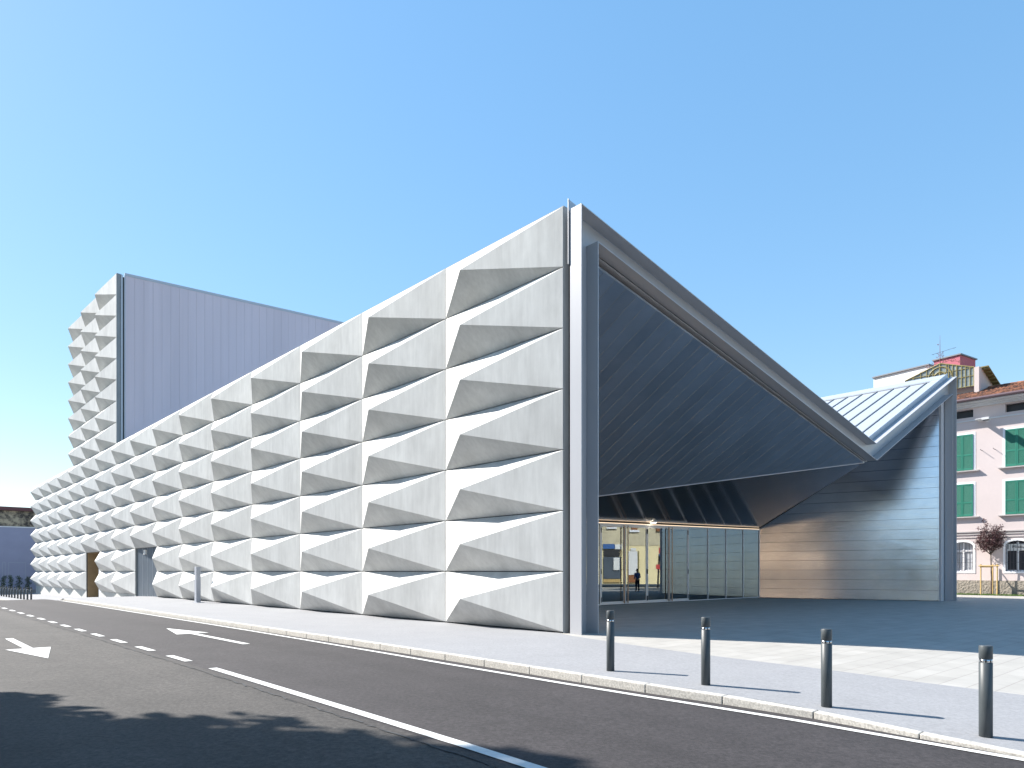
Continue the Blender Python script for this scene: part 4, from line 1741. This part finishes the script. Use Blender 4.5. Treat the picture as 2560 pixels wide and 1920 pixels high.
ZB = 98.0
ch = thing('shop_house', 'cream shop house across the square with a blue sign, seen mirrored in the doors', 'house', W(*MW(1580, 1458, ZB)))
mb = MB()
mquad(mb, 1440, 1790, 1364, 1460, ZB, 8)
mb.build('lower_wall', 'cream', ch)
mb = MB()
mquad(mb, 1440, 1790, 1240, 1364, ZB - .05, 8)
mb.build('upper_wall', 'dirty_wall', ch)
for x0, x1, y0, y1, m, nm in ((1519, 1538, 1296, 1318, 'brown_shutter', 'window'), (1578, 1593, 1300, 1325, 'brown_shutter', 'window'), (1640, 1655, 1303, 1328, 'brown_shutter', 'window'), (1507, 1536, 1360, 1372, 'blue_sign', 'shop_sign'), (1537, 1555, 1361, 1373, 'white_sign', 'shop_sign'), (1509, 1549, 1374, 1391, 'black', 'shop_blind'), (1508, 1550, 1392, 1447, 'dark_metal', 'shop_window'), (1533, 1548, 1394, 1425, 'white_sign', 'poster'), (1508, 1550, 1448, 1455, 'wood', 'shop_base'), (1570, 1593, 1378, 1437, 'white_wall', 'roller_blind'), (1570, 1593, 1438, 1456, 'brown_shutter', 'doorway'), (1576, 1589, 1370, 1377, 'white_sign', 'number_plate'), (1594, 1597, 1378, 1456, 'olive_frame', 'door_frame'), (1516, 1541, 1318, 1322, 'white_trim', 'window_sill'), (1573, 1598, 1325, 1330, 'white_trim', 'window_sill')):
    mb = MB()
    mquad(mb, x0, x1, y0, y1, ZB - .3 - (.2 if nm in ('poster',) else 0), .15)
    mb.build(nm, m, ch)
tp_ = thing('traffic_sign', 'red and blue street sign on a dark pole, mirrored in the doors', 'sign', W(*MW(1643, 1470, 70)))
mb = MB()
p = MW(1643, 1470, 70)
q_ = MW(1647, 1385, 70)
mb.tube([W(p[0], p[1], p[2]), W(q_[0], q_[1], q_[2])], .09, 8)
mb.build('pole', 'black', tp_)
mb = MB()
mquad(mb, 1639, 1650, 1411, 1423, 69.5, .06)
mb.build('red_panel', 'red', tp_)
mb = MB()
mquad(mb, 1646, 1660, 1369, 1384, 69.4, .06)
mquad(mb, 1646, 1660, 1385, 1390, 69.4, .06, 1)
mb.build('upper_panel', ['red', 'blue_sign'], tp_)


# ------------------------------------------------------------------ person (mirrored in the glass)
def person():
    s_, v_, z_ = MW(1592, 1479, 57)
    gz = g(s_)
    base = Vector(W(s_, v_, gz))
    t = thing('person', 'person in a blue shirt and dark trousers standing with back turned, mirrored in the doors', 'person', tuple(base))
    fwd = Vector((V[0], V[1], 0)) * .3 + Vector((-U[0], -U[1], 0)) * .95
    fwd.normalize()
    side = Vector((fwd.y, -fwd.x, 0))
    K = 1.86 / 1.78

    def P(x, y, z):
        return base + (side * x + fwd * y) * K + Vector((0, 0, z * K))

    def skin(name, pts, edges, rad, m, parent, root=0, sub=2):
        me = D.meshes.new(name)
        o0 = Vector(parent['_org'])
        me.from_pydata([tuple(p - o0) for p in pts], edges, [])
        me.materials.append(M[m])
        o = D.objects.new(name, me)
        C.objects.link(o)
        o.parent = parent
        md = o.modifiers.new('skin', 'SKIN')
        sv = me.skin_vertices[0].data if me.skin_vertices else None
        if sv is None:
            bpy.context.view_layer.objects.active = o
            sv = me.skin_vertices[0].data
        for i, r_ in enumerate(rad):
            sv[i].radius = (r_ * K, r_ * K) if not isinstance(r_, tuple) else (r_[0] * K, r_[1] * K)
        sv[root].use_root = True
        s2 = o.modifiers.new('sub', 'SUBSURF')
        s2.levels = sub
        s2.render_levels = sub
        md.use_smooth_shade = True
        return o

    # body: pelvis, spine, neck, head, legs, arms in one surface
    pts = [P(0, 0, .95), P(0, 0, 1.15), P(0, .01, 1.35), P(0, .01, 1.47), P(0, .02, 1.54), P(0, .03, 1.64), P(0, .04, 1.74)]
    rad = [(.135, .10), (.125, .09), (.15, .10), .075, .055, (.08, .095), (.07, .075)]
    edges = [(0, 1), (1, 2), (2, 3), (3, 4), (4, 5), (5, 6)]
    for sg_ in (-1, 1):
        i = len(pts)
        pts += [P(sg_ * .10, 0, .88), P(sg_ * .11, .01, .50), P(sg_ * .12, -.01, .10), P(sg_ * .13, .10, .03), P(sg_ * .14, .17, .03)]
        rad += [.09, .06, .042, .042, .035]
        edges += [(0, i), (i, i + 1), (i + 1, i + 2), (i + 2, i + 3), (i + 3, i + 4)]
        i = len(pts)
        pts += [P(sg_ * .19, .0, 1.41), P(sg_ * .25, -.02, 1.14), P(sg_ * .17, .18, 1.02), P(sg_ * .12, .24, 1.01)]
        rad += [.06, .045, .032, .034]
        edges += [(2, i), (i, i + 1), (i + 1, i + 2), (i + 2, i + 3)]
        h = i + 3
        for k in range(4):
            i = len(pts)
            dz = (.022, .008, -.008, -.022)[k]
            ln = (.062, .07, .066, .052)[k]
            pts += [P(sg_ * .09, .26, 1.01 + dz), P(sg_ * (.10 - ln), .265, 1.0 + dz)]
            rad += [.010, .008]
            edges += [(h, i), (i, i + 1)]
        i = len(pts)
        pts += [P(sg_ * .115, .25, 1.05), P(sg_ * .095, .255, 1.075)]
        rad += [.011, .009]
        edges += [(h, i), (i, i + 1)]
    skin('body', pts, edges, rad, 'skin', t)
    # shirt
    pts = [P(0, 0, .92), P(0, 0, 1.15), P(0, .01, 1.35), P(0, .01, 1.46)]
    rad = [(.165, .125), (.155, .115), (.175, .12), (.085, .085)]
    edges = [(0, 1), (1, 2), (2, 3)]
    for sg_ in (-1, 1):
        i = len(pts)
        pts += [P(sg_ * .19, .0, 1.41), P(sg_ * .25, -.02, 1.14), P(sg_ * .19, .13, 1.045)]
        rad += [.075, .06, .048]
        edges += [(2, i), (i, i + 1), (i + 1, i + 2)]
    skin('shirt', pts, edges, rad, 'blue_shirt', t)
    pts = [P(0, 0, .96)]
    rad = [(.15, .115)]
    edges = []
    for sg_ in (-1, 1):
        i = len(pts)
        pts += [P(sg_ * .095, 0, .86), P(sg_ * .11, .01, .50), P(sg_ * .12, -.01, .08)]
        rad += [.105, .078, .06]
        edges += [(0, i), (i, i + 1), (i + 1, i + 2)]
    skin('trousers', pts, edges, rad, 'jeans', t)
    skin('hair', [P(0, -.02, 1.62), P(0, .01, 1.74), P(0, .06, 1.80)], [(0, 1), (1, 2)], [(.07, .07), (.088, .095), .06], 'hair', t)
    mb = MB()
    for sg_ in (-1, 1):
        c = P(sg_ * .035, .125, 1.68)
        mb.lathe(c, [(.001, -.012), (.012, 0), (.001, .012)], 8)
    mb.build('eye', 'black', t)
    mb = MB()
    mb.tube([P(0, .12, 1.67), P(0, .155, 1.64)], .014, 6)
    mb.tube([P(-.03, .125, 1.605), P(.03, .125, 1.605)], .007, 5)
    for sg_ in (-1, 1):
        mb.tube([P(sg_ * .088, .03, 1.62), P(sg_ * .092, .03, 1.68)], .018, 6)
    mb.build('face', 'skin', t)


person()

# clean helper properties
for o in D.objects:
    if '_org' in o:
        del o['_org']
